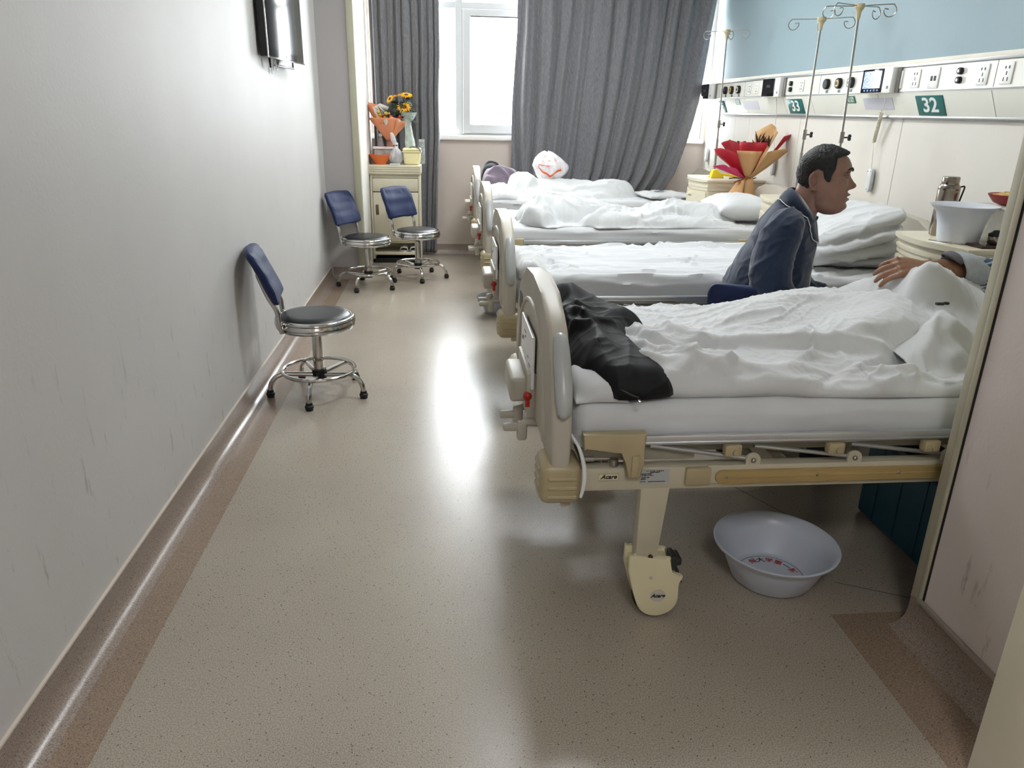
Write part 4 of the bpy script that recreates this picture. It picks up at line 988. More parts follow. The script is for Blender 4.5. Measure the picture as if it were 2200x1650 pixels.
# ================================================================== IV POLES on the bed heads
def iv_pole(x, y, top, lean, label, arms):
    t = thing('iv_pole', (x, y, .50), label, 'iv pole', 'chrome infusion poles clamped to the bed heads')
    h = top - .50; P = lambda z: Vector((lean[0] * z / h, lean[1] * z / h, z))
    b = MB(); b.tube([P(0), P(h * .45)], .0095, 12); b.build('lower_tube', steel, t)
    b = MB(); b.tube([P(h * .44), P(h - .02)], .0062, 12); b.build('upper_tube', steel, t)
    b = MB(); b.lathe([(0, -.03), (.013, -.03), (.013, .03), (0, .03)], P(h * .53), 14); c = b.build('clamp_collar', steel, t)
    b = MB(); p = P(h * .53) ; b.tube([p, p + Vector((.03, -.012, 0))], .004, 8); b.sphere(p + Vector((.038, -.014, .008)), .010, 10, 8); b.sphere(p + Vector((.038, -.014, -.008)), .010, 10, 8); b.build('clamp_knob', black, c)
    b = MB(); b.lathe([(0, -.055), (.010, -.055), (.013, -.02), (.020, -.008), (.026, .0), (.026, .018), (0, .02)], P(h), 16); b.build('pole_head', M('yellowed_grip', (196, 182, 140), .45), t)
    b = MB(); b.box(-.05, .03, -.02, .02, -.02, .02, .004, mtx=Matrix.Translation((0, 0, .06))); b.build('bed_clamp', creamsteel, t)
    for (a, L) in arms:
        d = Vector((math.cos(a), math.sin(a), 0)); e = P(h) + d * L
        pts = [P(h) + Vector((0, 0, .008)), e + Vector((0, 0, .012))] + [e + d * (.03 * math.sin(k)) + Vector((0, 0, .012 - .030 + .030 * math.cos(k))) for k in [.6, 1.3, 2.0, 2.8, 3.6, 4.4, 5.0]] + [e - d * .008 + Vector((0, 0, -.012))]
        b = MB(); b.tube(pts, .0028, 8, smooth=4); b.build('hook_arm', steel, t)
    return t
iv_pole(2.262, 4.20, 1.893, (-.04, 0), 'tall infusion pole nearest the camera, above the head of the second bed', ((rad(-30), .15), (rad(150), .15), (rad(20), .13), (rad(-160), .15)))
iv_pole(2.290, 4.765, 1.89, (.005, 0), 'middle infusion pole, just left of the tallest one', ((rad(-35), .16), (rad(145), .16), (rad(80), .04)))
iv_pole(2.285, 6.262, 1.955, (-.03, 0), 'infusion pole farthest away, against the window end of the wall', ((rad(-40), .15), (rad(140), .16), (rad(-100), .05), (rad(30), .05)))

# ================================================================== TELEVISION
t = thing('television', (-.858, 4.57, 1.583), 'flat black television on a bracket high on the left wall', 'television', None, rad(-4.6))
b = MB(); b.box(-.030, .012, -.36, .36, .0, .50, .006, 2); b.build('tv_case', blackgl, t)
b = MB(); b.box(-.044, -.028, -.24, .26, .08, .40, .006); b.build('tv_back', M('tv_back_black', (14, 14, 15), .5), t)
b = MB(); b.box(.0115, .014, -.348, .348, .035, .488, .001); b.build('tv_screen', M('tv_screen_glass', (10, 11, 13), .16, spec=.25), t)
for (y0, y1, z0, z1) in ((-.364, -.358, -.004, .502), (-.36, .362, -.005, .001)):
    b = MB(); b.box(.010, .0165, y0, y1, z0, z1, .001); b.build('bezel_trim', chrome, t)
b = MB(); b.box(.0125, .0145, -.02, .015, .012, .021); b.build('logo_plate', M('logo_silver', (190, 192, 192), .4), t)
b = MB(); b.box(-.050, -.044, -.14, .20, .10, .38); b.box(-.058, -.05, -.02, .10, .20, .30); b.build('wall_bracket', M('white_bracket', (220, 220, 216), .4), t)
b = MB(); b.tube([(-.03, -.20, .002), (-.028, -.20, -.025), (-.03, -.19, -.045)], .005, 8, smooth=3); b.build('cable_end', black, t)
b = MB(); b.box(-.070, -.060, .0, .40, -.03, -.019, .002); b.box(-.070, -.060, .39, .40, -.03, .22, .002); b.build('frame_bar', M('dark_bar', (60, 62, 64), .4), t)
b = MB(); b.box(-.076, -.066, .10, .39, -.02, .2, .002); b.build('white_backplate', white, t)
for k in range(2):
    b = MB(); b.tube([(-.050, -.1 + .08 * k, .0), (-.054, -.08 + .09 * k, -.07 + .02 * k), (-.048, -.04 + .1 * k, .01)], .003, 6, smooth=5); b.build('cable', white, t)

# ================================================================== UNDER THE NEAR BED
t = thing('wash_basin', (1.003, 1.875, 0), 'white plastic wash basin with red lettering under the nearest bed', 'basin')
bm_ = M('white_basin_plastic', (198, 203, 214), .28, var=.01, subs=.08)
b = MB(); b.lathe([(0, .006), (.112, .006), (.118, .012), (.150, .09), (.158, .108), (.176, .124), (.182, .128), (.186, .126), (.184, .119), (.172, .113), (.162, .104), (.155, .088), (.122, .008), (.112, 0), (0, 0)], n=72); b.build('basin_body', bm_, t, ang=70)
b = MB(); b.lathe([(.098, .0062), (.098, .0068), (.102, .0068), (.102, .0062)], n=60); b.build('basin_ring', M('basin_ring_grey', (150, 150, 156), .4), t)
for k, ch in enumerate('州大学第一附'):
    a = rad(118 - 20 * k) - rad(8); rr_ = .078
    text(ch, .026, red if k not in (1, 4) else M('dark_red_ink', (70, 20, 24), .5), t, Matrix.Translation((rr_ * math.cos(a), rr_ * math.sin(a), .0066)) @ Matrix.Rotation(a - PI / 2, 4, 'Z'), 'lettering', 0, .0006, .0002)
t = thing('storage_crate', (1.60, 2.02, 0), 'dark teal plastic crate under the nearest bed by the partition', 'crate')
tm = M('teal_crate_plastic', (8, 66, 86), .45, var=.06)
b = MB(); b.box(-.105, .28, -.14, .24, .003, .30, .012, 3); bd = b.build('crate_body', tm, t)
b = MB(); b.box(-.115, .29, -.15, .25, .30, .33, .008); b.build('crate_lid', M('black_crate_lid', (16, 30, 38), .5), t)
for k in range(3): 
    b = MB(); b.box(-.108, -.103, -.10 + .12 * k, -.095 + .12 * k, .02, .29); b.build('crate_rib', tm, bd)
"""sun patch is light only"""
b = MB((.328, 1.70, .50)); b.tube([(.322, 1.73, .565), (.338, 1.694, .545), (.352, 1.688, .50), (.356, 1.686, .46), (.354, 1.688, .425), (.349, 1.688, .402)], [.0035, .0045, .0055, .006, .0055, .004], 8, smooth=6)
tag(place(b.build('bed_cord', M('white_flat_cord', (222, 222, 220), .5)), (.328, 1.70, .50)), 'white cord hanging from the foot corner of the nearest bed', 'cord')
t = thing('floor_basin', (.40, 5.10, 0), 'white basin on the floor under the third bed, its rim just showing', 'basin')
b = MB(); b.lathe([(0, .006), (.10, .006), (.14, .09), (.165, .11), (.17, .112), (.168, .106), (.145, .085), (.108, 0), (0, 0)], n=40); b.build('basin_body', bm_, t, ang=70)
# ================================================================== SOFT GOODS: draped height surfaces with folds laid along lines
def tps(P, Z, lam=3e-4):
    P = np.array(P, float); Z = np.array(Z, float); n = len(P); d = np.linalg.norm(P[:, None] - P[None], axis=2)
    K = np.where(d > 0, d * d * np.log(d + 1e-12), 0) + lam * np.eye(n); A = np.zeros((n + 3, n + 3))
    A[:n, :n] = K; A[:n, n] = 1; A[:n, n + 1:] = P; A[n, :n] = 1; A[n + 1:, :n] = P.T
    w = np.linalg.solve(A, np.concatenate([Z, [0, 0, 0]]))
    def f(x, y):
        q = np.stack([x, y], -1); d = np.linalg.norm(q[..., None, :] - P, axis=-1)
        return np.where(d > 0, d * d * np.log(d + 1e-12), 0) @ w[:n] + w[n] + x * w[n + 1] + y * w[n + 2]
    return f
def lumpf(L, base):
    def f(x, y):
        z = np.full(np.shape(x), base, float)
        for (cx, cy, rx, ry, h, ang) in L:
            c, s = math.cos(ang), math.sin(ang); dx, dy = x - cx, y - cy; a = (dx * c + dy * s) / rx; b_ = (-dx * s + dy * c) / ry
            k = np.clip(1 - (a * a + b_ * b_), 0, None); z = z + 0 * x; v = base + h * k ** .55
            m = np.maximum(z, v); mn = np.minimum(z, v); z = m + .012 * np.exp(-((m - mn) / .02) ** 2) * (k > 0) * (z > base + .01)
        return z
    return f
def hit(f, u, v, z0=.95, z1=.60):
    """where the sight line through a traced point meets the cloth surface"""
    d = ray(u, v); p = CAM + d * ((z0 - CAM.z) / d.z)
    for i in range(160):
        z = z0 + (z1 - z0) * i / 159; p = CAM + d * ((z - CAM.z) / d.z)
        if float(f(np.array(p.x), np.array(p.y))) >= z: break
    return p.x, p.y
FA = 1.35
def blur(A, n=2):
    for _ in range(n):
        B = A.copy(); B[1:-1] = .25 * A[:-2] + .5 * A[1:-1] + .25 * A[2:]; A = B.copy(); A[:, 1:-1] = .25 * B[:, :-2] + .5 * B[:, 1:-1] + .25 * B[:, 2:]
    return A
def drape(name, mat, label, cat, f, dom, nu, nv, folds=(), wr=(), base=.643, rim=.04, group=None, lean=.6, org=None, seed=0, sides=(1, 1, 1, 1), thick=.004, under=None):
    """f: smooth height; dom(a, b) -> x, y; folds: (points, height, width left, width right), crest lines; wr: (amp, freq, stretch angle, stretch)"""
    a, b_ = np.meshgrid(np.linspace(0, 1, nu), np.linspace(0, 1, nv), indexing='ij')
    X, Y = dom(a, b_); X = X + 0 * a; Y = Y + 0 * a
    Z = f(X, Y); dX = np.zeros_like(X); dY = np.zeros_like(X)
    for (pts, h, wl, wr_) in folds:
        P = [hit(f, u, v) if u > 100 else (u, v) for u, v in pts]
        P = [tuple(q)[:2] for q in catmull([(p[0], p[1], 0) for p in P], 5)]
        best = np.full(X.shape, 9.); sg = np.ones(X.shape); tt = np.zeros(X.shape); nxs = np.zeros(X.shape); nys = np.zeros(X.shape)
        Ls = [0]
        for p, q in zip(P, P[1:]): Ls.append(Ls[-1] + math.hypot(q[0] - p[0], q[1] - p[1]))
        for k, (p, q) in enumerate(zip(P, P[1:])):
            dx, dy = q[0] - p[0], q[1] - p[1]; L = max(1e-6, math.hypot(dx, dy)); t = np.clip(((X - p[0]) * dx + (Y - p[1]) * dy) / L / L, 0, 1)
            ex, ey = X - p[0] - t * dx, Y - p[1] - t * dy; d = np.hypot(ex, ey); m = d < best
            s_ = np.sign(dx * ey - dy * ex); best = np.where(m, d, best); sg = np.where(m, s_, sg); tt = np.where(m, (Ls[k] + t * L) / Ls[-1], tt)
            nxs = np.where(m, dy / L, nxs); nys = np.where(m, -dx / L, nys)
        w = np.where(sg >= 0, wl, wr_); env = np.clip(np.minimum(tt, 1 - tt) / .28, 0, 1); env = env * env * (3 - 2 * env)
        g = np.exp(-(best / w) ** 1.6) * env; Z = Z + FA * h * g
        k = lean * h * np.exp(-(best / max(wl, wr_)) ** 2) * env * (1 if h > 0 else 0); dX += nxs * k; dY += nys * k
    Z = blur(Z, 2); dX = blur(dX, 3); dY = blur(dY, 3)
    for (amp, fq, ang, st) in wr:
        c, s = math.cos(ang), math.sin(ang)
        for i in range(nu):
            for j in range(nv):
                x, y = X[i, j], Y[i, j]; u = (x * c + y * s) * fq / st; v = (-x * s + y * c) * fq
                wv = noise.noise(Vector((x * 3, y * 3, seed + fq))) * 1.6
                n_ = noise.noise(Vector((u + wv, v + wv, seed + fq * 3.1))); mk = .35 + .9 * max(0, noise.noise(Vector((x * 3.1, y * 3.1, seed + 50 + fq))) + .25)
                r = max(0, 1 - abs(n_) * 4.2); Z[i, j] += amp * mk * (r * r - .2)
    # rounded thick rim
    dxu = np.abs(X[-1] - X[0]).mean() + np.abs(Y[-1] - Y[0]).mean() * .2; dyv = np.abs(Y[:, -1] - Y[:, 0]).mean()
    D = np.minimum(np.where(sides[0], a * dxu, 9), np.where(sides[1], (1 - a) * dxu, 9)); D = np.minimum(D, np.minimum(np.where(sides[2], b_ * dyv, 9), np.where(sides[3], (1 - b_) * dyv, 9)))
    t = np.clip(D / rim, 0, 1); e = np.sqrt(np.clip(1 - (1 - t) ** 2, 0, 1))
    bz = base if under is None else under(X, Y)
    Z = bz + (np.maximum(Z, bz + .004) - bz) * e
    org = Vector(org or (float(X.mean()), float(Y.mean()), .64))
    b = MB(org); vs = [[b.V((X[i, j] + dX[i, j] * e[i, j], Y[i, j] + dY[i, j] * e[i, j], Z[i, j])) for j in range(nv)] for i in range(nu)]
    for i in range(nu - 1):
        for j in range(nv - 1): b.F([vs[i][j], vs[i + 1][j], vs[i + 1][j + 1], vs[i][j + 1]])
    o = b.build(name, mat, ang=180, thick=thick, recalc=False); o.location = org; o.modifiers['thickness'].offset = -1
    return tag(o, label, cat, group)
DG = 'white duvets on the beds'
def tab(x, xs, ys): return np.interp(x, xs, ys)
A8 = lambda pts: [(1400 + x / 2.75, 550 + y / 2.75) for x, y in pts]
A6 = lambda pts: [(1050 + x / 3, 550 + y / 3) for x, y in pts]
# ---- nearest bed
ctl = [(1330,693,2.35),(1400,700,2.35),(1473,695,2.35),(1538,681,2.35),(1582,666,2.35),(1654,648,2.35),(1727,637,2.35),(1800,634,2.33),(1873,623,2.28),(1916,615,2.22),(1945,622,2.2),
 (1400,712,2.22),(1436,706,2.15),(1502,745,2.08),(1582,722,2.15),(1727,710,2.1),(1836,695,2.05),(1900,690,2.05),(1945,700,2.02),(1654,690,2.2),(1800,670,2.2),
 (1360,752,1.98),(1436,755,1.98),(1509,752,1.98),(1654,749,1.98),(1764,749,1.97),(1873,760,1.95),(1945,765,1.95),
 (1436,766,1.92),(1509,774,1.90),(1618,789,1.89),(1691,783,1.90),(1800,785,1.90),(1873,790,1.90),(1945,790,1.90),
 (1400,772,1.87),(1447,777,1.85),(1487,780,1.85),(1545,792,1.85),(1618,803,1.84),(1673,806,1.84),(1745,810,1.84),(1811,812,1.84),(1850,803,1.84),(1916,795,1.84)]
P3 = [at(u, v, 1, y) for u, v, y in ctl]; XY = [(p.x, p.y) for p in P3]; ZZ = [p.z for p in P3]
for x in (.4, .6, .8, 1.0, 1.2, 1.4, 1.6, 1.8, 2.0):
    XY.append((x, 2.66)); ZZ.append(.665 if x < 1.1 else .70); XY.append((x, 1.77)); ZZ.append(.672)
for x, z in ((.45, .675), (.7, .675), (.9, .695), (1.1, .735), (1.3, .77), (1.5, .79)): XY.append((x, 2.5)); ZZ.append(z)
for y in (1.85, 2.05, 2.3): XY.append((.36, y)); ZZ.append(.69); XY.append((1.95, y)); ZZ.append(.76)
f1 = tps(XY, ZZ)
def dom1(a, b_):
    y = 1.748 + .93 * b_
    xe = tab(y, [1.74, 1.80, 1.88, 2.0, 2.15, 2.25, 2.4, 2.7], [1.60, 1.62, 1.58, 1.50, 1.46, 1.43, 1.38, 1.32])
    x = .375 + (xe - .375) * a
    yn = tab(x, [.3, .45, .85, 1.0, 1.15, 1.6], [1.79, 1.778, 1.775, 1.762, 1.752, 1.750]); return x, yn + (2.68 - yn) * b_
folds1 = [
 (A8([(0,555),(100,550),(300,537),(500,528),(700,525),(900,518),(1000,522),(1150,540),(1300,560),(1400,572),(1540,572)]), .030, .075, .014),
 (A8([(20,415),(100,450),(190,505),(290,540),(420,538)]), .014, .05, .014),
 (A8([(770,524),(850,490),(900,460),(950,425)]), .012, .04, .012),
 (A8([(1060,525),(1200,480),(1350,450),(1500,440),(1600,390)]), .020, .09, .012),
 (A8([(100,460),(220,440),(330,470),(450,520)]), .009, .03, .012),
 (A8([(380,470),(480,440),(560,445),(640,470)]), .008, .03, .01),
 (A8([(250,400),(420,390),(520,360),(700,330),(900,300)]), .010, .05, .014),
 (A8([(690,400),(740,350),(760,300)]), .006, .02, .01),
 (A8([(450,330),(700,280),(1000,255),(1300,215)]), .010, .05, .02),
 (A8([(690,660),(780,630),(900,600),(1050,578)]), .010, .05, .015),
 (A8([(1110,712),(1160,670),(1230,650),(1330,636),(1430,640)]), .024, .06, .008),
 (A8([(1120,790),(1108,750),(1130,700),(1200,682),(1300,683),(1420,680),(1550,700),(1700,750)]), .024, .012, .05),
 (A8([(1180,775),(1240,735),(1320,765),(1420,770),(1470,725)]), .010, .02, .012),
 (A8([(-60,560),(60,572),(130,590),(240,610),(330,640),(480,650),(600,690),(700,700),(840,685),(950,700),(1040,712),(1100,760)]), .026, .05, .04),
 (A8([(230,612),(330,660),(460,690)]), .008, .02, .01), (A8([(330,645),(420,690),(560,700)]), .008, .02, .012),
 (A8([(-80,885),(160,880),(400,870),(500,850),(620,822),(780,800),(900,772),(1000,755),(1060,790)]), .026, .05, .007),
 (A8([(480,858),(640,905),(850,915),(1100,942),(1400,962)]), .009, .03, .01),
 (A8([(880,800),(1000,830),(1200,812),(1350,790),(1400,840),(1480,895)]), .012, .03, .012),
 (A6([(800,480),(950,500),(1050,560),(1200,600)]), .015, .035, .010),
 (A6([(770,585),(880,570),(1000,600),(1150,640),(1300,650)]), .018, .04, .010),
 (A6([(760,440),(900,470),(1010,520),(1100,580),(1300,590)]), .012, .03, .010),
 (A6([(840,640),(900,690),(955,625),(1080,700),(1160,760)]), .010, .02, .012), (A6([(930,640),(1000,660),(1120,690),(1240,670)]), .012, .03, .010),
 (A6([(910,825),(1000,805),(1090,820),(1150,850),(1210,885)]), .022, .02, .04),
 (A6([(1050,790),(1200,760),(1280,680),(1350,665),(1500,700),(1700,752)]), .016, .03, .014),
 (A6([(1180,770),(1210,840),(1230,950)]), .010, .02, .02), (A6([(1060,830),(1050,900),(1100,960)]), .010, .02, .02)]
drape('duvet', linen, 'white duvet over the patient on the nearest bed', 'duvet', f1, dom1, 280, 170, folds1,
      ((.012, 8, .22, 2.8), (.009, 16, .5, 2.6), (.0055, 30, -.35, 2.6), (.003, 55, .8, 2.4)), base=.643, rim=.032, group=DG, seed=3.3, sides=(1, 1, 1, 0), lean=.9)
# the sheet over the patient's chest and arm, beyond the duvet's edge
ctl = [(1790,632,2.42),(1818,612,2.40),(1854,600,2.38),(1900,606,2.3),(1945,605,2.2),(1982,587,2.14),(2011,593,2.12),(2044,620,2.1),(2073,646,2.08),(2102,664,2.06),(2091,714,1.95),(1967,660,2.1),(1990,705,2.0),(1925,640,2.2),(2030,680,2.02),(1960,740,1.95),(2030,770,1.88),(2070,800,1.85),(1960,800,1.84),(2030,835,1.80)]
P3 = [at(u, v, 1, y) for u, v, y in ctl]; XY = [(p.x, p.y) for p in P3]; ZZ = [p.z for p in P3]
for x in (1.15, 1.4, 1.65, 1.9, 2.1): XY.append((x, 2.67)); ZZ.append(.67); XY.append((x, 1.75)); ZZ.append(.655)
for x, y, z in ((1.3, 2.5, .73), (1.6, 2.5, .76), (1.9, 2.45, .74), (2.1, 2.3, .70), (2.1, 1.95, .68), (1.95, 2.1, .74)): XY.append((x, y)); ZZ.append(z)
f2 = tps(XY, ZZ)
folds2 = [(A8([(1640,110),(1640,200),(1670,300),(1720,380)]), -.018, .03, .02), (A8([(1490,190),(1540,120),(1600,95),(1680,110),(1770,190),(1850,260),(1930,310)]), .014, .05, .03),
 (A8([(1600,390),(1690,345),(1770,430),(1775,490),(1730,570)]), .022, .02, .045), (A8([(1700,380),(1690,480),(1650,590),(1585,700)]), .022, .014, .05),
 (A8([(1760,520),(1840,470),(1900,455)]), .012, .04, .01), (A8([(1720,690),(1800,640),(1880,590)]), .014, .04, .01), (A8([(1640,720),(1740,760),(1850,740)]), .012, .04, .012), (A8([(1560,600),(1500,660),(1450,720)]), .01, .02, .02),
 (A8([(1500,800),(1600,850),(1700,890),(1790,860)]), .012, .03, .012)]
def dom2(a, b_):
    y = 1.752 + .925 * b_; xs = tab(y, [1.75, 1.9, 2.1, 2.3, 2.45, 2.7], [1.30, 1.30, 1.28, 1.2, 1.12, 1.1]); xe = tab(y, [1.75, 2.0, 2.2, 2.7], [1.98, 1.95, 1.90, 1.85]); return xs + (xe - xs) * a, y
drape('top_sheet', linen, 'white sheet raised over the patient, beyond the upper edge of the duvet', 'sheet', f2, dom2, 150, 150, folds2, ((.010, 8, .9, 2.5), (.006, 18, 1.1, 3), (.0035, 36, .4, 2)), base=.645, rim=.03, seed=9.1, sides=(0, 1, 1, 1), lean=.5)
b = MB(); b.box(-.012, .012, -.006, .006, -.004, .004, .002); b.box(.012, .026, -.008, .004, -.002, .006, .002)
p = Vector((*hit(f2, 2014, 675), 0)); p.z = float(f2(np.array(p.x), np.array(p.y))) + .028
tag(place(b.build('duvet_clip', M('dark_clip', (40, 40, 40), .4)), p), 'tiny dark fastener on a corner of the white bedding by the partition', 'clip')
# foot end of the near bed: white bedding pushed against the foot panel
fl = lumpf([(.40, 1.86, .09, .12, .06, .3), (.42, 2.1, .08, .3, .05, 0)], .645)
drape('foot_sheet', linen_plain, 'bunched white sheet between the foot panel and the black jacket', 'sheet', fl, lambda a, b_: (.336 + .14 * a + .0 * b_, 1.752 + .5 * b_), 24, 60, (), ((.006, 18, 1.2, 2),), rim=.02, seed=31, org=(.40, 1.95, .645))

# ---- black jacket over the foot end of the near bed
jk = fabric('black_nylon', (9, 9, 11), .1, 900, .2, rough=.62, sheen=.05, soft=1.2, spec=.28)
fj = lumpf([(.46, 2.12, .25, .46, .095, -.05), (.42, 2.36, .19, .26, .125, .2), (.50, 1.90, .22, .22, .055, .1), (.58, 2.26, .14, .14, .095, .3)], .66)
J5 = lambda pts: [(1180 + x / 5.5, 620 + y / 5.5) for x, y in pts]
def domj(a, b_):
    y = 1.742 + .80 * b_; w = tab(y, [1.74, 1.76, 1.80, 1.86, 1.95, 2.1, 2.2, 2.26, 2.32, 2.40, 2.56], [.17, .25, .285, .275, .24, .215, .26, .32, .30, .19, .10])
    s_ = tab(y, [1.74, 1.80, 1.86, 1.95, 2.6], [.448, .40, .355, .334, .334]); return s_ + (w + .336 - s_) * a, y
fj2 = lambda x, y: fj(x, y) + .04 * np.exp(-((x - .40) / .06) ** 2 - ((y - 2.36) / .10) ** 2)
drape('jacket', jk, 'black jacket thrown over the foot end of the nearest bed', 'jacket', fj2, domj, 90, 180,
      [(J5([(150, 500), (270, 475), (380, 495), (480, 495), (540, 470)]), .018, .03, .012), (J5([(250, 160), (330, 270), (430, 380), (540, 480), (640, 570), (730, 690), (850, 830)]), .018, .02, .05),
       (J5([(240, 300), (330, 350), (440, 420)]), .014, .02, .03), (J5([(270, 960), (350, 860), (440, 770), (550, 680), (720, 700)]), .012, .02, .03), (J5([(100, 350), (190, 400)]), .012, .02, .01),
       (J5([(420, 300), (520, 380), (560, 470)]), .02, .02, .03), (J5([(610, 360), (650, 420), (760, 400)]), .016, .02, .03), (J5([(100, 130), (170, 230), (150, 340)]), .016, .02, .02), (J5([(760, 1180), (880, 1240), (980, 1250)]), .008, .02, .02),
       (J5([(220, 330), (260, 400), (230, 470)]), .012, .012, .02), (J5([(330, 170), (390, 240), (400, 300)]), .02, .02, .02)],
      ((.005, 9, .9, 2), (.004, 22, .4, 2.5)), base=.652, rim=.065, seed=17, lean=.8, org=(.45, 2.0, .66))
jo = [o for o in C.objects if o.name == 'jacket'][0]
b = MB(jo.location); p = at(1362, 852, 2, .672)
b.tube([p + Vector((-.03, .03, .008)), p, p + Vector((.010, -.008, .0))], .0028, 6, smooth=3); b.build('zip_tape', black, jo)
b = MB(jo.location); b.box(p.x + .006, p.x + .014, p.y - .030, p.y - .008, .665, .669, .001); b.build('zip_pull', steel, jo)

# ---- third bed: heaped duvet and a pillow
y3 = BY0 + 2 * BPITCH
C4 = lambda pts: [(1000 + x / 4, 300 + y / 4) for x, y in pts]
f3 = lumpf([(.625, y3 + .20, .12, .17, .115, -.35), (.78, y3 + .42, .30, .20, .150, 0), (1.0, y3 + .46, .26, .15, .115, .1), (1.10, y3 + .17, .21, .13, .085, .1), (1.50, y3 + .16, .46, .11, .052, -.02),
           (1.60, y3 + .42, .30, .17, .135, .15), (1.80, y3 + .36, .22, .15, .115, -.2), (1.25, y3 + .40, .25, .14, .075, 0), (1.45, y3 + .28, .3, .1, .075, .2)], .650)
def dom3(a, b_): 
    x = .50 + 1.52 * a; yn = tab(x, [.5, .56, .64, .72, .80, .93, 1.0, 1.3, 1.9, 2.1], [y3 + .22, y3 + .12, y3 + .045, y3 + .04, y3 + .10, y3 + .09, y3 + .03, y3 + .04, y3 + .06, y3 + .15]); return x, yn + (y3 + .68 - yn) * b_
drape('duvet', linen, 'crumpled white duvet heaped on the third bed from the camera', 'duvet', f3, dom3, 200, 100,
      [(C4([(460, 580), (560, 490), (650, 560), (720, 660), (735, 750)]), .022, .04, .012), (C4([(470, 600), (600, 640), (700, 700)]), .012, .03, .01), (C4([(560, 480), (700, 600), (800, 640), (880, 720)]), .012, .03, .012),
       (C4([(840, 600), (880, 530), (1000, 520), (1120, 530)]), .018, .03, .012), (C4([(1080, 660), (1110, 560), (1160, 530), (1240, 590)]), .02, .03, .014), (C4([(1100, 780), (1100, 700), (1180, 620), (1330, 590), (1460, 650)]), .02, .04, .012),
       (C4([(1330, 750), (1500, 690), (1650, 640), (1800, 630), (1980, 660)]), .020, .04, .012), (C4([(1100, 810), (1300, 790), (1420, 780), (1480, 815)]), .014, .03, .008), (C4([(1480, 670), (1600, 560), (1750, 530), (1880, 505), (2050, 540), (2190, 620)]), .014, .06, .02),
       (C4([(1480, 760), (1600, 700), (1750, 690)]), .01, .03, .01), (C4([(1980, 720), (2080, 680), (2180, 690)]), .012, .03, .01), (C4([(620, 500), (680, 560), (760, 560)]), .012, .02, .01)],
      ((.016, 10, .6, 2.0), (.010, 20, 1.1, 2.4), (.005, 38, .2, 2)), rim=.05, group=DG, seed=5.2, lean=.9)
def pillow(name, loc, L, Wd, H, rz, seed, label, mat=linen, rx=0, sag=0, flat=1):
    b = MB()
    def fn(sgn):
        def g(u, v):
            x, y = (u - .5) * 2, (v - .5) * 2; k = (1 - abs(x) ** 2.6) ** .5 * (1 - abs(y) ** 2.6) ** .5 if abs(x) < 1 and abs(y) < 1 else 0
            pin = 1 - .06 * (1 - abs(x)) * abs(y) ** 3 - 0; w_ = .007 * nz(x * 3 + sgn, y * 6, seed) + .006 * max(0, 1 - 4 * abs(nz(x * 2.2 + y, y * 5 - x, seed + 4))) 
            return (x * L / 2 * (1 - .05 * (1 - abs(y) ** 2) * abs(x) ** 3), y * Wd / 2 * (1 - .07 * (1 - abs(x) ** 2) * abs(y) ** 3), sgn * (H / 2 * k * (1 if sgn > 0 else flat) + (w_ if k > 0 else 0) * min(1, k * 3)) )
        return g
    b.grid(fn(1), 44, 36); b.grid(fn(-1), 44, 36)
    o = b.build(name, mat, ang=100, weld=.0008); o.location = loc; o.rotation_euler = (rx, sag, rz); return tag(o, label, 'pillow', 'white pillows on the beds')
pillow('pillow', (2.085, y3 + .47, .735), .40, .62, .17, rad(-6), 2.0, 'white pillow at the head of the third bed, beside the kraft bouquet', flat=1)
# ---- farthest bed
y4 = BY0 + 3 * BPITCH
f4 = lumpf([(.70, y4 + .48, .17, .22, .19, .2), (1.05, y4 + .50, .48, .17, .135, -.05), (1.25, y4 + .26, .30, .13, .058, .05), (.80, y4 + .25, .24, .15, .055, 0), (1.50, y4 + .46, .26, .17, .14, .3), (1.38, y4 + .36, .3, .15, .10, 0), (1.0, y4 + .36, .35, .12, .09, 0)], .650)
drape('duvet', linen, 'crumpled white duvet heaped on the farthest bed under a plastic bag', 'duvet', f4, lambda a, b_: (.56 + 1.16 * a, y4 + .05 + .03 * np.sin(a * 8) + .12 * a * a + (.72) * b_), 150, 90,
      [(C4([(430, 420), (440, 300), (520, 260), (640, 270), (760, 330)]), .016, .04, .02), (C4([(540, 420), (600, 350), (700, 420), (860, 450), (1000, 440)]), .016, .04, .01), (C4([(600, 410), (700, 460), (840, 480)]), .012, .03, .01),
       (C4([(930, 350), (1060, 370), (1150, 330), (1240, 315), (1380, 360), (1440, 420)]), .018, .05, .02), (C4([(870, 470), (950, 430), (1100, 410), (1260, 415), (1300, 470)]), .018, .03, .012), (C4([(1180, 390), (1260, 370), (1330, 400)]), .012, .03, .01), (C4([(450, 480), (540, 430), (620, 470)]), .014, .03, .012)],
      ((.013, 9, .3, 2.4), (.008, 20, 1.0, 2)), rim=.05, group=DG, seed=12.4, lean=.8)
fs = lumpf([(.50, y4 + .38, .15, .26, .10, .1), (.52, y4 + .18, .14, .16, .06, 0)], .650)
drape('top_sheet', linen, 'bunched white sheet at the foot end of the farthest bed', 'sheet', fs, lambda a, b_: (.37 + .30 * a, y4 + .06 + .55 * b_), 50, 70, (), ((.010, 14, .8, 2), (.005, 28, .2, 2)), rim=.04, seed=44, org=(.5, y4 + .3, .645))
pillow('pillow', (1.93, y4 + .30, .672), .42, .40, .055, rad(8), 5.0, 'flat white pillowcase with a round printed mark on the farthest bed')
b = MB(); 
for r_, a0, a1 in ((.045, 0, 5), (.026, 1, 6)): b.tube([(r_ * 1.25 * math.cos(a0 + (a1 - a0) * i / 20), r_ * math.sin(a0 + (a1 - a0) * i / 20), 0) for i in range(21)], .0025, 5)
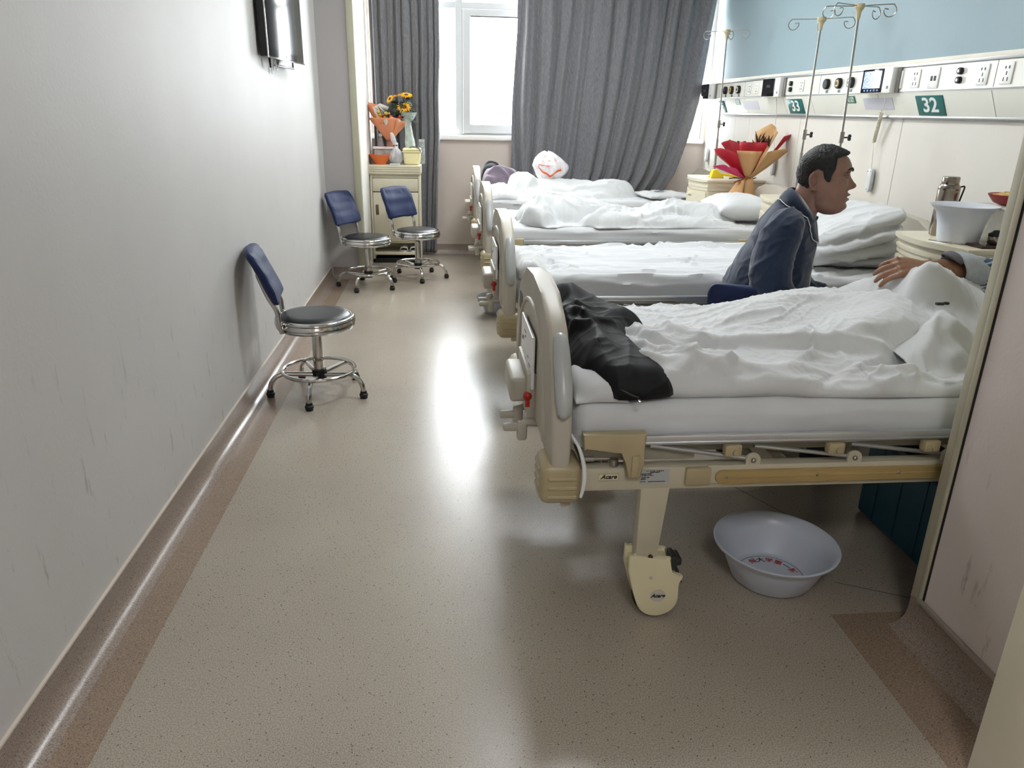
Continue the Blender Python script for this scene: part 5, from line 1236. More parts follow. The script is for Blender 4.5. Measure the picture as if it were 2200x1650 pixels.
pw = [o for o in C.objects if o.name == 'pillow.001'][0]; mk = b.build('printed_mark', M('grey_print', (128, 134, 138), .7), pw); mk.location = (-.04, -.03, .034)
# clothes on the farthest bed
mv = fabric('mauve_knit', (116, 104, 116), .15, 500, .3, soft=1.5); bk = fabric('dark_knit', (28, 26, 32), .15, 500, .3, soft=1.5)
fc = lumpf([(.47, y4 + .62, .16, .16, .165, .3), (.60, y4 + .66, .13, .12, .16, 0), (.40, y4 + .50, .09, .14, .11, 0)], .70)
drape('sweater', mv, 'mauve sweater piled at the foot of the farthest bed', 'clothing', fc, lambda a, b_: (.345 + .36 * a, y4 + .42 + .42 * b_), 60, 60, [(((.36, y4 + .5), (.5, y4 + .56), (.68, y4 + .5)), .025, .03, .012), (((.45, y4 + .7), (.58, y4 + .6), (.7, y4 + .56)), .025, .03, .012)], ((.010, 12, .3, 2),), base=.65, rim=.05, seed=8, org=(.5, y4 + .6, .66))
fc2 = lumpf([(.45, y4 + .80, .13, .10, .15, .2)], .74)
drape('dark_garment', bk, 'small black garment on top of the mauve sweater', 'clothing', fc2, lambda a, b_: (.34 + .24 * a, y4 + .70 + .2 * b_), 40, 34, [(((.36, y4 + .78), (.45, y4 + .82), (.56, y4 + .78)), .02, .02, .012)], ((.012, 14, .3, 1.5),), base=.70, rim=.04, seed=9, org=(.45, y4 + .8, .72))
# plastic bag on the farthest bed
t = thing('plastic_bag', (.955, y4 + .60, .79), 'round white plastic bag with orange print on the far duvet', 'bag')
def fn(u, v):
    a = 2 * PI * u; z = v; r = math.sin(PI * (.12 + .88 * v) * .985) ** .55 * .155
    k = 1 + .09 * nz(math.cos(a) * 2, math.sin(a) * 2, v * 3 + 1) + .05 * nz(math.cos(a) * 6, math.sin(a) * 6, v * 9)
    return (r * k * math.cos(a) + .02 * math.sin(v * 5), r * k * math.sin(a) * .8, -.02 + .235 * z + .02 * nz(math.cos(a) * 2, math.sin(a) * 2, 7))
b = MB(); vs = b.grid(fn, 60, 36, closeu=True); b.F([r[0] for r in vs][::-1]); b.F([r[-1] for r in vs]); bagm = film('white_carrier_film', (246, 240, 242), .82, .3); b.build('bag_film', bagm, t, ang=100)
b = MB(); b.sphere((.0, .0, .09), .10, 16, 10, (1, .7, .8)); b.build('bag_contents', M('pale_pink_contents', (226, 206, 208), .7), t)
orp = M('orange_print', (236, 96, 40), .5)
def onbag(u, v, o=.004):
    p = Vector(fn(u, v)); c = Vector((0, 0, .09)); return p + (p - c).normalized() * o
def strip(b, pts, w):
    L = catmull([(u, v, 0) for u, v in pts], 4)
    prev = None
    for q in L:
        a_ = b.V(onbag(q[0], q[1] - w / 2)); c_ = b.V(onbag(q[0], q[1] + w / 2))
        if prev: b.F([prev[0], a_, c_, prev[1]])
        prev = (a_, c_)
b = MB(); strip(b, [(.62, .42), (.65, .30), (.69, .25), (.73, .17), (.78, .26), (.83, .40)], .07); strip(b, [(.625, .40), (.63, .52)], .10); strip(b, [(.825, .40), (.82, .54)], .10); strip(b, [(.63, .55), (.73, .53)], .02); b.build('orange_band', orp, t, thick=.001)
b = MB(); 
for (u, v) in ((.68, .68), (.74, .70), (.80, .66), (.70, .85)): strip(b, [(u - .012, v - .03), (u, v + .02), (u + .012, v - .03)], .025)
b.build('orange_characters', M('faded_orange_print', (226, 140, 112), .5), t, thick=.001)
# ---- folded duvet on the second bed, on a pillow
y2 = BY0 + BPITCH
pillow('pillow', (2.04, y2 + .46, .686), .50, .60, .07, rad(-3), 7.0, 'pillow under the folded duvet on the empty bed', linen_plain)
FOLDED = (1.96, y2 + .38, .70)
# white sheet tucked at the foot of the second bed
fx = lumpf([(.40, y2 + .30, .10, .20, .07, .1), (.38, y2 + .10, .07, .12, .07, 0)], .645)
drape('foot_sheet', linen, 'bunched white sheet at the foot of the empty second bed', 'sheet', fx, lambda a, b_: (.335 + .15 * a, y2 + .045 + .5 * b_), 30, 60, (), ((.010, 18, 1, 2),), rim=.03, seed=71, org=(.40, y2 + .3, .645))
pillow('pillow', (2.06, 2.18, .715), .42, .62, .14, 0, 11.0, "patient's white pillow at the head of the nearest bed, beside the partition")
# ================================================================== PEOPLE
def loft(b, secs, n=28, cap=True):
    """secs: (centre, X axis vector * rx, Y axis vector * ry)"""
    rings = []
    for c, ax, ay in secs:
        c, ax, ay = Vector(c), Vector(ax), Vector(ay); rings.append([b.V(c + ax * math.cos(2 * PI * k / n) + ay * math.sin(2 * PI * k / n)) for k in range(n)])
    for r0, r1 in zip(rings, rings[1:]):
        for k in range(n): b.F([r0[k], r0[(k + 1) % n], r1[(k + 1) % n], r1[k]])
    if cap: b.F(rings[0][::-1]); b.F(rings[-1])
def g_(x, s): return math.exp(-(x / s) ** 2)
HR = [(.984, .060, .030, .012), (.988, .074, .016, .026), (.996, .091, .0, .040), (1.010, .103, -.022, .052), (1.025, .106, -.036, .059), (1.045, .106, -.048, .061), (1.065, .105, -.057, .065), (1.085, .103, -.070, .069), (1.105, .101, -.080, .072),
      (1.125, .099, -.087, .074), (1.145, .102, -.088, .075), (1.160, .107, -.086, .076), (1.180, .101, -.079, .076), (1.200, .089, -.068, .072), (1.217, .068, -.052, .062), (1.230, .044, -.032, .047), (1.238, .022, -.012, .028), (1.241, .008, .0, .010)]
def hrow(z):
    if z <= HR[0][0]: return HR[0][1:]
    for a, c in zip(HR, HR[1:]):
        if z <= c[0]:
            t = (z - a[0]) / (c[0] - a[0]); return tuple(a[i] + (c[i] - a[i]) * t for i in (1, 2, 3))
    return HR[-1][1:]
def hpt(th, z, off=0):
    xf, xb, w = hrow(z); mid = xb + (xf - xb) * .46; c, s = math.cos(th), math.sin(th)
    y = (w + off) * math.copysign(abs(s) ** .88, s)
    x = mid + ((xf - mid) if c > 0 else (mid - xb)) * math.copysign(abs(c) ** .86, c) + off * c
    if c > 0 and not off:
        N = [(1.146, 0), (1.138, .003), (1.125, .012), (1.112, .021), (1.104, .030), (1.096, .031), (1.088, .022), (1.083, .008), (1.077, 0)]
        nn = 0
        for (z1, n1), (z0, n0) in zip(N, N[1:]):
            if z0 <= z <= z1: nn = n0 + (n1 - n0) * (z - z0) / (z1 - z0)
        x += nn * g_(y, .009 + .010 * max(0, min(1, (1.13 - z) / .04)))
        ya = abs(y)
        x += -.013 * g_(ya - .031, .015) * g_(z - 1.139, .010) + .006 * g_(ya - .028, .024) * g_(z - 1.160, .007) + .006 * g_(ya - .044, .016) * g_(z - 1.108, .014)
        x += (.012 * g_(z - 1.064, .0055) + .010 * g_(z - 1.046, .005) - .007 * g_(z - 1.0548, .003)) * g_(y, .023) - .004 * g_(z - 1.074, .005) * g_(ya - .006, .006) - .004 * g_(z - 1.034, .005) * g_(y, .03) + .005 * g_(z - 1.016, .010) * g_(y, .022)
        x += .003 * g_(ya - .022, .006) * g_(z - 1.085, .008) - .003 * g_(ya - .034, .007) * g_(z - 1.075, .018)
    return Vector((x, y, z))
def head_geo(b, mt):
    vs = b.grid(lambda u, v: mt @ hpt(2 * PI * u, .984 + .257 * (v ** 1.0)), 120, 110, closeu=True)
    b.F([r[0] for r in vs][::-1]); b.F([r[-1] for r in vs])
    for s in (-1, 1):   # ears
        def fe(u, v):
            a = 2 * PI * u; r = v
            x = -.022 + .016 * r * math.cos(a) * (1.0 if math.sin(a) > -.3 else .75) + .004 * math.sin(a) * r; z = 1.111 + .035 * r * math.sin(a)
            rim = .010 * g_(r - .88, .14) - .006 * g_(r - .45, .25); return mt @ Vector((x - .004, s * (.0745 + rim + .009 * (1 - (x + .038) / .03) * .9), z))
        vs = b.grid(fe, 28, 10, closeu=True)
        vb = b.grid(lambda u, v: mt @ Vector((-.024 + .015 * math.cos(2 * PI * u) * (1 - .3 * v), s * (.078 - .012 * v), 1.111 + .033 * math.sin(2 * PI * u) * (1 - .3 * v))), 28, 3, closeu=True)
        b.tube([mt @ Vector((-.010 + .0, s * .073, 1.135)), mt @ Vector((-.022, s * .083, 1.147)), mt @ Vector((-.037, s * .088, 1.138)), mt @ Vector((-.040, s * .087, 1.118)), mt @ Vector((-.032, s * .082, 1.095)), mt @ Vector((-.018, s * .077, 1.080)), mt @ Vector((-.011, s * .074, 1.084))], .0042, 8, smooth=5)
        b.tube([mt @ Vector((-.009, s * .074, 1.118)), mt @ Vector((-.010, s * .078, 1.108)), mt @ Vector((-.013, s * .076, 1.098))], .0045, 8)
def hand_geo(b, M4, side=1, curl=(.5, .5, .5, .5), thumb=.5, spread=.06):
    """wrist at origin, fingers along +x, back of the hand +z, thumb on +y*side"""
    T = lambda p: M4 @ Vector(p)
    sec = [(-.06, .026, .020, 0), (-.02, .028, .019, 0), (.0, .030, .018, 0), (.03, .038, .017, 0), (.06, .043, .016, .0), (.085, .042, .014, -.002), (.098, .038, .011, -.004)]
    X = (M4.to_3x3() @ Vector((0, 1, 0))); Zv = (M4.to_3x3() @ Vector((0, 0, 1)))
    loft(b, [(T((x, 0, z)), X * w, Zv * h) for x, w, h, z in sec], 24)
    for k, (y, L, r) in enumerate(((.030, .074, .0088), (.010, .083, .0090), (-.011, .077, .0086), (-.031, .060, .0076))):
        y *= side; a = curl[k]; d = spread * (1.5 - k) * side; p = Vector((.088 if k < 3 else .080, y, -.003)); pts = [p - Vector((.02, 0, 0)), p]; ang = .15 * a
        for seg, f in ((.46, 1), (.30, 1.2), (.24, .8)):
            ang += a * .55 * f; p = p + Vector((math.cos(ang), d, -math.sin(ang))) * L * seg; pts.append(p)
        b.tube([T(q) for q in pts], [r * 1.1, r * 1.12, r, r * .98, r * .72], 12, smooth=4); b.sphere(T(pts[-1]), r * .74, 10, 8)
        b.sphere(T((.088, y, .004)), r * 1.15, 10, 8)
    pts = [(.005, .016 * side, -.004), (.030, .040 * side, -.012), (.056, (.058 - .012 * thumb) * side, -.020 - .012 * thumb), (.080, (.062 - .02 * thumb) * side, -.026 - .02 * thumb)]
    b.tube([T(q) for q in pts], [.015, .0135, .0105, .0085], 12, smooth=4); b.sphere(T(pts[-1]), .0086, 10, 8)
def fused(b, name, mat, parent, vox, smooth_it=4, disp=None, ang=180):
    o = b.build(name, mat, None, ang=180)
    md = o.modifiers.new('r', 'REMESH'); md.mode = 'VOXEL'; md.voxel_size = vox; md.use_smooth_shade = True
    if smooth_it: m2 = o.modifiers.new('s', 'SMOOTH'); m2.factor = .5; m2.iterations = smooth_it
    me = bpy.data.meshes.new_from_object(o.evaluated_get(bpy.context.evaluated_depsgraph_get())); bpy.data.objects.remove(o)
    if disp:
        for v, n in zip(me.vertices, [tuple(q.normal) for q in me.vertices]):
            d = disp(v.co); v.co = v.co + Vector(n) * d
    for p in me.polygons: p.use_smooth = True
    me.materials.clear(); me.materials.append(mat)
    o = bpy.data.objects.new(name, me); C.objects.link(o); o.parent = parent; return o
def skinmat(name, col, c2):
    t = NT(name); n = t.noise(14, 5, rough=.6); t.set('Base Color', t.ramp(n, [(.3, c2), (.7, col)])); t.set('Roughness', .48); t.set('Subsurface Weight', .12)
    t.b.inputs['Subsurface Radius'].default_value = (.010, .004, .002); t.bump(t.noise(260, 3), .12, .001); MC[name] = t.m; return t.m
skin = skinmat('weathered_skin', (156, 118, 102), (132, 98, 84)); skin2 = skinmat('patient_skin', (160, 120, 94), (138, 98, 76))
hairm = M('black_hair', (20, 19, 19), .55, var=.5, vs=160, bump=.5, bs=500)
def hair_geo(b, mt, seed=0):
    def zl(th):
        x = hpt(th, 1.14).x
        return float(np.interp(x, [-.09, -.06, -.045, -.034, -.018, .002, .012, .022, .034, .040, .047, .075, .12], [1.082, 1.080, 1.094, 1.150, 1.158, 1.152, 1.126, 1.112, 1.114, 1.15, 1.196, 1.206, 1.212]))
    def fn(u, v):
        th = 2 * PI * u; z0 = zl(th); z = z0 + (1.241 - z0) * v; off = (.0055 + .003 * sstep(1.14, 1.20, z)) * min(1, .15 + v * 4.5)
        p = hpt(th, z, off)
        if z > 1.195 and math.cos(th) > .2: p.x += .010 * g_(z - 1.218, .014) * (1 + .6 * nz(th * 9, z * 60, seed)) 
        p.z += .0075 * max(0, (z - 1.17) / .07)
        w = nz(p.x * 300, p.y * 300, p.z * 190 + seed); w2 = nz(p.x * 110, p.y * 110, p.z * 90 + seed)
        p += (p - Vector((0, 0, 1.13))).normalized() * (.0022 * w + .0016 * w2)
        return mt @ p
    vs = b.grid(fn, 300, 110, closeu=True); b.F([r[-1] for r in vs])

# ---- the folded duvet on the second bed: three thick layers fused into one cloth
b = MB(); O2 = Vector(FOLDED)
for k, (cx_, cy_, cz_, hx, hy, hz, pt_) in enumerate(((1.955, .42, .728, .255, .30, .036, 8), (1.960, .40, .785, .250, .29, .038, 15), (1.975, .41, .848, .238, .28, .040, 19))):
    mt = Matrix.Translation(Vector((cx_, y2 + cy_, cz_)) - O2) @ Matrix.Rotation(-rad(pt_), 4, 'Y')
    def fn(u, v):
        a_, b_ = 2 * PI * u, -PI / 2 + PI * v; ca, sa, cb, sb = math.cos(a_), math.sin(a_), math.cos(b_), math.sin(b_); pw = lambda q, e_: math.copysign(abs(q) ** e_, q)
        p_ = Vector((hx * pw(ca, .35) * pw(cb, .5), hy * pw(sa, .35) * pw(cb, .5), hz * pw(sb, .8))); p_.z += .010 * nz(p_.x * 6, p_.y * 5, k * 3); return mt @ p_
    vs = b.grid(fn, 60, 24, closeu=True); b.F([r[0] for r in vs][::-1]); b.F([r[-1] for r in vs])
o = fused(b, 'duvet', linen, None, .007, 2, lambda p: .010 * max(0, 1 - 4 * abs(nz(p.x * 3 + p.z * 5, p.y * 8, p.z * 12 - p.x * 3))) ** 2 + .005 * max(0, 1 - 4 * abs(nz(p.x * 8 + 3, p.y * 14, p.z * 20))) ** 2)
o.location = O2; tag(o, 'folded white duvet in thick layers at the head of the empty bed, behind the man', 'duvet', DG)

# ---- the seated man
MX, MY = 1.48, 2.88
man = thing('person', (MX, MY, 0), 'person with short black hair in navy pyjamas, sitting on a stool and looking right', 'person', None, math.atan2(-.457, .889))
I4 = Matrix.Identity(4)
b = MB(); head_geo(b, I4)
loft(b, [((-.022, 0, 1.10), (.060, 0, .0), (0, .058, 0)), ((-.034, 0, 1.05), (.064, 0, .018), (0, .060, 0)), ((-.046, 0, 1.01), (.060, 0, .02), (0, .061, 0)), ((-.058, 0, .97), (.063, 0, .03), (0, .066, 0)), ((-.075, 0, .94), (.08, 0, .03), (0, .10, 0)), ((-.10, 0, .90), (.085, 0, .02), (0, .15, 0)), ((-.15, 0, .78), (.09, 0, .02), (0, .13, 0)), ((-.20, 0, .62), (.09, 0, .02), (0, .13, 0)), ((-.22, 0, .52), (.10, 0, 0), (0, .14, 0))], 32)
loft(b, [((.03, 0, 1.018), (.055, 0, .012), (0, .040, 0)), ((.0, 0, 1.0), (.050, 0, .02), (0, .046, 0)), ((-.03, 0, .985), (.05, 0, .03), (0, .052, 0))], 24)
for s in (-1, 1):
    b.tube([(-.10, s * .17, .93), (-.135, s * .225, .80), (-.125, s * .235, .67), (-.02, s * .225, .615), (.08, s * .20, .595), (.115, s * .195, .592)], (.048, .044, .038, .036, .028, .026), 16, smooth=5)
    hm = Matrix.Translation((.115, s * .195, .592)) @ Matrix.Rotation(-s * .25, 4, 'Z') @ Matrix.Rotation(.2, 4, 'Y')
    hand_geo(b, hm, -s, (.55, .6, .65, .7), .6)
    b.tube([(-.20, s * .09, .52), (.10, s * .12, .50), (.22, s * .13, .47), (.20, s * .13, .25), (.17, s * .13, .09)], (.08, .07, .052, .045, .035), 16, smooth=4)
fused(b, 'body', skin, man, .0036, 3)
navyp = fabric('navy_pyjama_cotton', (32, 44, 66), .10, 900, .14, rough=.8, sheen=.35, soft=1.4)
# pyjama jacket: torso and both sleeves in one cloth
b = MB()
loft(b, [((-.058, 0, 1.022), (.060, 0, -.062), (0, .062, 0)), ((-.062, 0, 1.004), (.072, 0, -.042), (0, .074, 0)), ((-.070, 0, .994), (.088, 0, -.022), (0, .100, 0)), ((-.084, 0, .976), (.102, 0, -.008), (0, .150, 0)), ((-.100, 0, .945), (.110, 0, .005), (0, .186, 0)), ((-.118, 0, .90), (.118, 0, .02), (0, .190, 0)),
         ((-.122, 0, .84), (.148, 0, .015), (0, .188, 0)), ((-.134, 0, .78), (.160, 0, .01), (0, .188, 0)), ((-.150, 0, .71), (.172, 0, .005), (0, .192, 0)), ((-.160, 0, .64), (.180, 0, 0), (0, .198, 0)), ((-.168, 0, .57), (.176, 0, 0), (0, .200, 0)), ((-.21, 0, .49), (.145, 0, 0), (0, .19, 0))], 40)
for s in (-1, 1):
    b.tube([(-.085, s * .120, .965), (-.105, s * .185, .925), (-.128, s * .222, .82), (-.112, s * .238, .70), (-.075, s * .240, .650), (.0, s * .232, .628), (.075, s * .212, .606)], (.064, .080, .083, .080, .078, .068, .056), 20, smooth=5)
def shirt_wr(p):
    y = abs(p.y); arm = sstep(.16, .20, y)
    a = nz(p.x * 4 + p.z * 3, p.y * 5, p.z * 9 - p.x * 7); b_ = nz(p.x * 10 + p.z * 6, p.y * 9, p.z * 16 - p.x * 12 + 5)
    r = max(0, 1 - abs(a) * 4) ** 2; r2 = max(0, 1 - abs(b_) * 4) ** 2
    el = g_(p.z - .67, .07) * arm; sh = g_(p.z - .92, .06) * g_(y - .16, .05)
    return .007 * r + .0035 * r2 + el * .008 * math.sin(p.z * 130 + p.x * 110) * (.5 + nz(p.x * 20, p.y * 20, p.z * 20)) - sh * .008 - .004
sh = fused(b, 'pyjama_jacket', navyp, man, .0065, 3, shirt_wr)
dg = bpy.context.evaluated_depsgraph_get()
from mathutils.bvhtree import BVHTree
bvh = BVHTree.FromPolygons([v.co for v in sh.data.vertices], [tuple(p.vertices) for p in sh.data.polygons])
def snap(x, z, y0=-1, off=.003):
    h = bvh.ray_cast(Vector((x, y0, z)), Vector((0, 1 if y0 < 0 else -1, 0)))
    return (h[0] + Vector((0, -off if y0 < 0 else off, 0))) if h[0] else None
# collar: a turned-down band round the neck running into lapels
for s in (-1, 1):
    rows = [((-.108, 0, 1.078), (-.132, .012 * s, 1.024)), ((-.094, .046 * s, 1.076), (-.116, .072 * s, 1.022)), ((-.068, .064 * s, 1.058), (-.078, .098 * s, 1.014)), ((-.035, .066 * s, 1.020), (-.052, .102 * s, .985)), ((-.008, .050 * s, .985), (-.030, .098 * s, .950)), ((.008, .030 * s, .950), (-.006, .085 * s, .915)), ((.018, .012 * s, .912), (.006, .064 * s, .888)), ((.026, .006 * s, .880), (.022, .020 * s, .868))]
    inn = catmull([r[0] for r in rows], 5); out = catmull([r[1] for r in rows], 5); b = MB(); prev = None
    for p, q in zip(inn, out):
        h = bvh.find_nearest(q); q2 = h[0] + h[1] * .005 if h[0] else q; m_ = (p + q2) / 2 + Vector((0, s * .008, .006)); r = [b.V(p), b.V(m_), b.V(q2)]
        if prev:
            for k in range(2): b.F([prev[k], prev[k + 1], r[k + 1], r[k]])
        prev = r
    b.build('collar', navyp, sh, thick=.004, ang=180)
    pts = []
    for q in out: h = bvh.find_nearest(q); pts.append((h[0] + h[1] * .0065) if h[0] else q)
    b = MB(); b.tube(pts, .0019, 6); b.build('white_piping', M('white_cotton_piping', (228, 230, 230), .7), sh)
pts = []
for x, z in ((.010, .882), (.012, .84), (.010, .80), (.004, .75), (-.004, .70), (-.012, .65), (-.018, .60)):
    h = bvh.ray_cast(Vector((1, -.03, z)), Vector((-1, 0, 0)))
    if h[0]: pts.append(h[0] + Vector((.001, 0, 0)))
b = MB(); b.tube(pts, .0019, 6, smooth=3); b.build('white_piping', MC['white_cotton_piping'], sh)
b = MB(); b.sphere(pts[-2] + Vector((.002, .01, 0)), .006, 10, 6); b.build('button', M('navy_button', (24, 30, 44), .3), sh)
# trousers
b = MB()
loft(b, [((-.205, 0, .60), (.13, 0, 0), (0, .175, 0)), ((-.215, 0, .52), (.145, 0, 0), (0, .19, 0)), ((-.21, 0, .45), (.14, 0, 0), (0, .185, 0))], 32)
for s in (-1, 1): b.tube([(-.22, s * .09, .51), (-.05, s * .11, .515), (.12, s * .125, .505), (.235, s * .13, .475), (.235, s * .13, .36), (.205, s * .13, .22), (.185, s * .13, .11)], (.095, .088, .078, .072, .064, .060, .060), 20, smooth=5)
fused(b, 'trousers', navyp, man, .008, 3, lambda p: .006 * max(0, 1 - 4 * abs(nz(p.x * 5, p.y * 6, p.z * 9))) ** 2)
for s in (-1, 1):
    b = MB(); b.tube([(.11, s * .13, .035), (.17, s * .13, .042), (.24, s * .135, .036), (.32, s * .14, .024)], ((.030, .034), (.036, .036), (.038, .030), (.030, .018)), 16, smooth=4); b.box(.085, .345, s * .135 - .042, s * .135 + .042, .001, .016, .008); b.build('shoe', M('dark_slipper', (36, 36, 40), .6), man)
b = MB(); hair_geo(b, I4); b.build('hair', hairm, man, ang=180)
for s in (-1, 1):
    b = MB(); b.sphere((.0815, s * .031, 1.139), .0112, 16, 12); e = b.build('eye', M('eye_white', (214, 206, 198), .2, var=.02), man)
    b = MB(); b.sphere((.0885, s * .0325, 1.139), .0058, 12, 8, (1, 1, 1)); b.build('iris', M('dark_iris', (24, 16, 12), .1), e)
    b = MB()
    for sg, zz in ((1, .0045), (-1, -.0045)):
        b.tube([(.088, s * .0165, 1.1385), (.0945, s * .023, 1.139 + zz * .9), (.0960, s * .031, 1.139 + zz * 1.25), (.0915, s * .039, 1.139 + zz), (.083, s * .046, 1.138)], (.0026, .0042, .0046, .0042, .0026), 8, smooth=5)
    b.build('eyelids', skin, e)
    b = MB(); P_ = [hpt(th, z) for th, z in ((s * .10, 1.153), (s * .22, 1.160), (s * .38, 1.164), (s * .52, 1.163), (s * .66, 1.157))]; 
    b.tube([p + Vector((.0012, 0, 0)) for p in P_], ((.0010, .0032), (.0013, .0042), (.0013, .0042), (.0010, .0034), (.0006, .002)), 8, smooth=5); b.build('eyebrow', hairm, man)
b = MB(); b.tube([hpt(t_, 1.0548) + Vector((.0012, 0, 0)) for t_ in (-.36, -.2, -.08, 0, .08, .2, .36)], ((.001, .001), (.0022, .004), (.0028, .0048), (.0028, .005), (.0028, .0048), (.0022, .004), (.001, .001)), 8, smooth=4); b.build('mouth', M('dark_mouth', (70, 34, 32), .6), man)
# his stool, backrest towards the camera
_F = Vector((.889, -.457, 0)); _P = Vector((MX, MY, 0)) + _F * (-.20)
make_stool(_P.x - .0, _P.y - .0, math.atan2(-.88, -.46) + .05, rad(20), .405, 'swivel stool with navy backrest that the man in pyjamas sits on')

# ---- the patient in the nearest bed
pat = thing('person', (1.75, 2.20, .645), 'person lying in the nearest bed, one striped pyjama arm resting on the duvet', 'person')
PO = Vector((1.75, 2.20, .645))
AP = lambda u, v, y: at(u, v, 1, y) - PO
wr_, el_ = AP(1985, 577, 2.27), AP(2062, 590, 2.30)
kn = AP(1908, 572, 2.27)
sho = Vector((2.02, 2.33, .77)) - PO
b = MB()
hd = Matrix.Translation(Vector((2.13, 2.18, .83)) - PO) @ Matrix(((0, 0, 1, 0), (0, 1, 0, 0), (1, 0, 0, 0), (0, 0, 0, 1))) @ Matrix.Diagonal((1, -1, 1, 1)) @ Matrix.Translation((0, 0, -1.11))
head_geo(b, hd)
b.tube([Vector((2.06, 2.18, .80)) - PO, Vector((1.99, 2.18, .765)) - PO], (.055, .06), 20)
loft(b, [(Vector((2.03, 2.18, .745)) - PO, (0, .10, 0), (0, 0, .05)), (Vector((1.96, 2.18, .745)) - PO, (0, .17, 0), (0, 0, .075)), (Vector((1.8, 2.19, .745)) - PO, (0, .165, 0), (0, 0, .085)), (Vector((1.6, 2.2, .735)) - PO, (0, .15, 0), (0, 0, .08)), (Vector((1.4, 2.2, .725)) - PO, (0, .16, 0), (0, 0, .07)), (Vector((1.3, 2.2, .71)) - PO, (0, .15, 0), (0, 0, .055))], 28)
for s in (-1, 1): b.tube([Vector((1.36, 2.21 + s * .06, .700)) - PO, Vector((1.1, 2.20 + s * .05, .670)) - PO, Vector((.85, 2.20 + s * .045, .658)) - PO, Vector((.76, 2.20 + s * .045, .658)) - PO], ((.04, .05), (.02, .03), (.014, .018), (.013, .016)), 16, smooth=4)
b.tube([Vector((2.0, 2.02, .74)) - PO, Vector((1.78, 1.98, .70)) - PO, Vector((1.55, 2.02, .70)) - PO], (.05, .042, .03), 14, smooth=4)
b.tube([sho, AP(2120, 600, 2.33), el_ + Vector((.03, .01, .0)), el_, wr_ + (el_ - wr_) * .5 + Vector((0, 0, .008)), wr_ + Vector((0, 0, .002))], ((.055, .055), (.052, .05), (.050, .047), (.047, .045), (.037, .034), (.030, .024)), 20, smooth=6)
# hand: knuckles up and fingers drooping over the duvet's crest
fx = (kn - wr_).normalized(); zz_ = Vector((.28, -.62, .74)); zz_ = (zz_ - fx * zz_.dot(fx)).normalized(); yy_ = zz_.cross(fx)
hm = Matrix.Identity(4)
for i in range(3): hm[i][0] = fx[i]; hm[i][1] = yy_[i]; hm[i][2] = zz_[i]; hm[i][3] = wr_[i]
hand_geo(b, hm, 1, (.80, .78, .72, .70), .35, .05)
for k in (.022, .006, -.011): b.tube([hm @ Vector((.03, k * .5, .0165)), hm @ Vector((.085, k * 1.3, .0125))], .0022, 6)
fused(b, 'body', skin2, pat, .0034, 2)
b = MB(); hair_geo(b, hd, 4); b.build('hair', hairm, pat, ang=180)
def stripem():
    t = NT('striped_pyjama'); sep = t.n('ShaderNodeSeparateXYZ'); t.t.links.new(t.co(), sep.inputs[0]); 
    w = t.n('ShaderNodeTexWave'); w.bands_direction = 'Z'; w.inputs['Scale'].default_value = 26; w.inputs['Distortion'].default_value = .35; w.inputs['Detail Scale'].default_value = 1.5; t.t.links.new(t.tc.outputs['Object'], w.inputs[0])
    t.set('Base Color', t.ramp(w.outputs[1] if len(w.outputs) > 1 else w.outputs[0], [(.45, (70, 92, 122)), (.72, (78, 100, 130)), (.82, (196, 204, 212))])); t.set('Roughness', .85); t.bump(t.noise(700, 2), .15, .002); return t.m
b = MB(); a0 = el_ + Vector((.012, .002, .004)); dirs = (el_ - wr_).normalized()
b.tube([a0, a0 + dirs * .03 + Vector((0, 0, .003)), AP(2120, 600, 2.34), sho + Vector((-.02, 0, 0)), sho + Vector((.03, -.05, -.02))], ((.056, .056), (.064, .060), (.070, .066), (.075, .07), (.07, .06)), 24, smooth=6, cap=True)
loft(b, [(Vector((2.03, 2.18, .742)) - PO, (0, .13, 0), (0, 0, .06)), (Vector((1.96, 2.18, .742)) - PO, (0, .19, 0), (0, 0, .085)), (Vector((1.75, 2.19, .742)) - PO, (0, .18, 0), (0, 0, .09)), (Vector((1.45, 2.2, .73)) - PO, (0, .17, 0), (0, 0, .078))], 28)
b.tube([Vector((2.02, 2.06, .745)) - PO, Vector((1.90, 1.99, .73)) - PO, Vector((1.76, 1.97, .705)) - PO, Vector((1.66, 1.99, .70)) - PO], (.07, .064, .056, .05), 16, smooth=4)
ps = fused(b, 'pyjama_top', stripem(), pat, .007, 2, lambda p: .006 * max(0, 1 - 4 * abs(nz(p.x * 9, p.y * 6, p.z * 16))) ** 2)
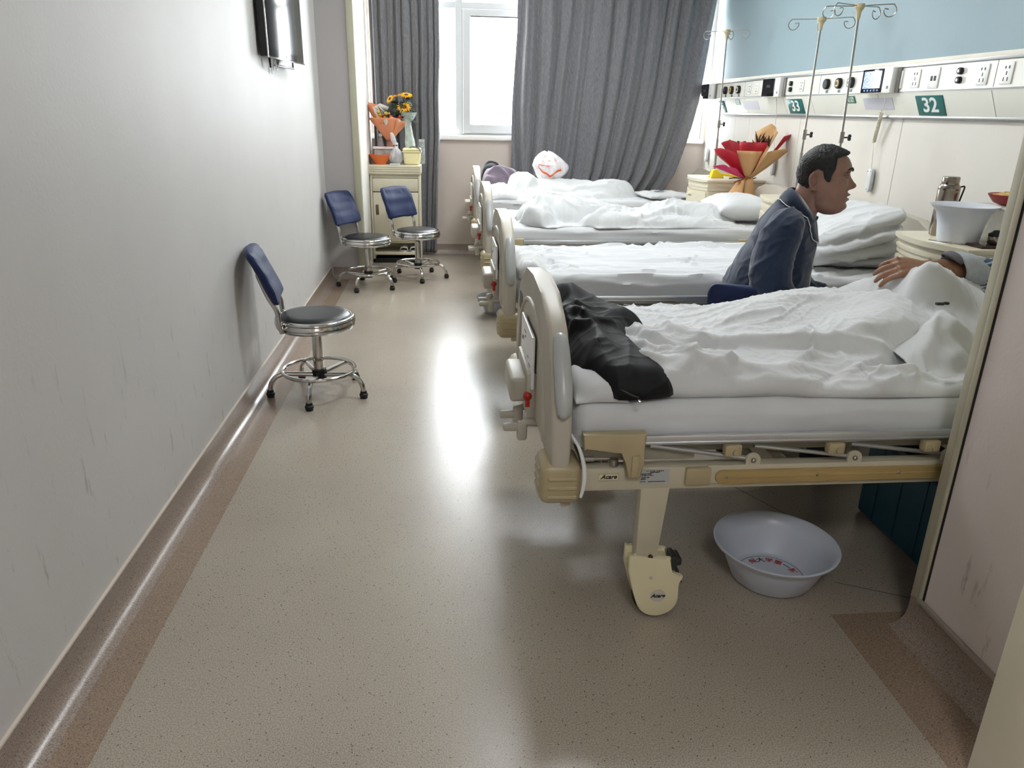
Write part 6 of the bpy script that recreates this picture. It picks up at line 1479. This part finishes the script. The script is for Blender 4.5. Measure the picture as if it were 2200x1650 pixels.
# loose turned-back cuff, flared and open towards the hand
b = MB(); cm = M('pale_cuff_cotton', (186, 192, 200), .85, var=.08, vs=90); up_ = Vector((0, 0, 1)); sd = dirs.cross(up_).normalized(); u2 = sd.cross(dirs)
def fcuff(u, v):
    a = 2 * PI * u; L = -.050 + .095 * v; r = .060 + .004 * math.sin(PI * v) + .006 * nz(math.cos(a) * 2, math.sin(a) * 2, v * 3)
    sk = .020 * math.sin(a); return el_ + Vector((.010, .002, .002)) + dirs * (L - sk * (1 - v)) + (sd * math.cos(a) + u2 * math.sin(a)) * r + Vector((0, 0, .004))
b.grid(fcuff, 48, 10, closeu=True); cf = b.build('cuff', cm, ps, thick=.004, ang=180)
b = MB()
def flap(u, v):
    a = 2 * PI * (.10 + .26 * u); L = -.052 - .034 * v * math.sin(PI * u) ** .6
    return el_ + Vector((.010, .002, .002)) + dirs * (L + 0) + (sd * math.cos(a) + u2 * math.sin(a)) * (.060 - .012 * v) + dirs * (-.020 * math.sin(a)) + Vector((0, 0, .004))
b.grid(flap, 16, 6); b.build('cuff_flap', M('grey_cuff_lining', (112, 110, 118), .85), cf, thick=.006, ang=180)
import OpenImageIO as oiio, numpy as np
im=oiio.ImageBuf('/workdir/render_main.png').get_pixels(oiio.UINT8)[...,:3]
h,w=im.shape[:2]
T={'wallL mid(170,166,162)':(200,500),'wallL low(140,136,130)':(100,1200),'wallL far(215,217,216)':(640,300),'floor mid(150,140,125)':(700,1300),'floor far(170,160,148)':(850,700),'floor near(120,105,90)':(1000,1600),'under bed(45,40,35)':(1750,1080),'part(150,140,135)':(2150,1100),'duvet(200,198,193)':(1700,770),'mattress side(165,160,150)':(1500,900),'bed2(215,218,220)':(1300,600),'blue(165,180,185)':(1900,60),'cream(215,208,198)':(2000,350),'curtain(105)':(1300,200),'curtL(90)':(850,120),'under win(200,185,172)':(1020,400),'pillar(160,155,155)':(720,300),'door(150,143,120)':(2170,1560),'panel2(215,215,205)':(2100,230),'seat':(690,680)}
for k,(u,v) in T.items():
    x,y=int(u*w/2200),int(v*h/1650); print(f"{k:28s}",im[max(0,y-3):y+4,max(0,x-3):x+4].reshape(-1,3).mean(0).round().astype(int))
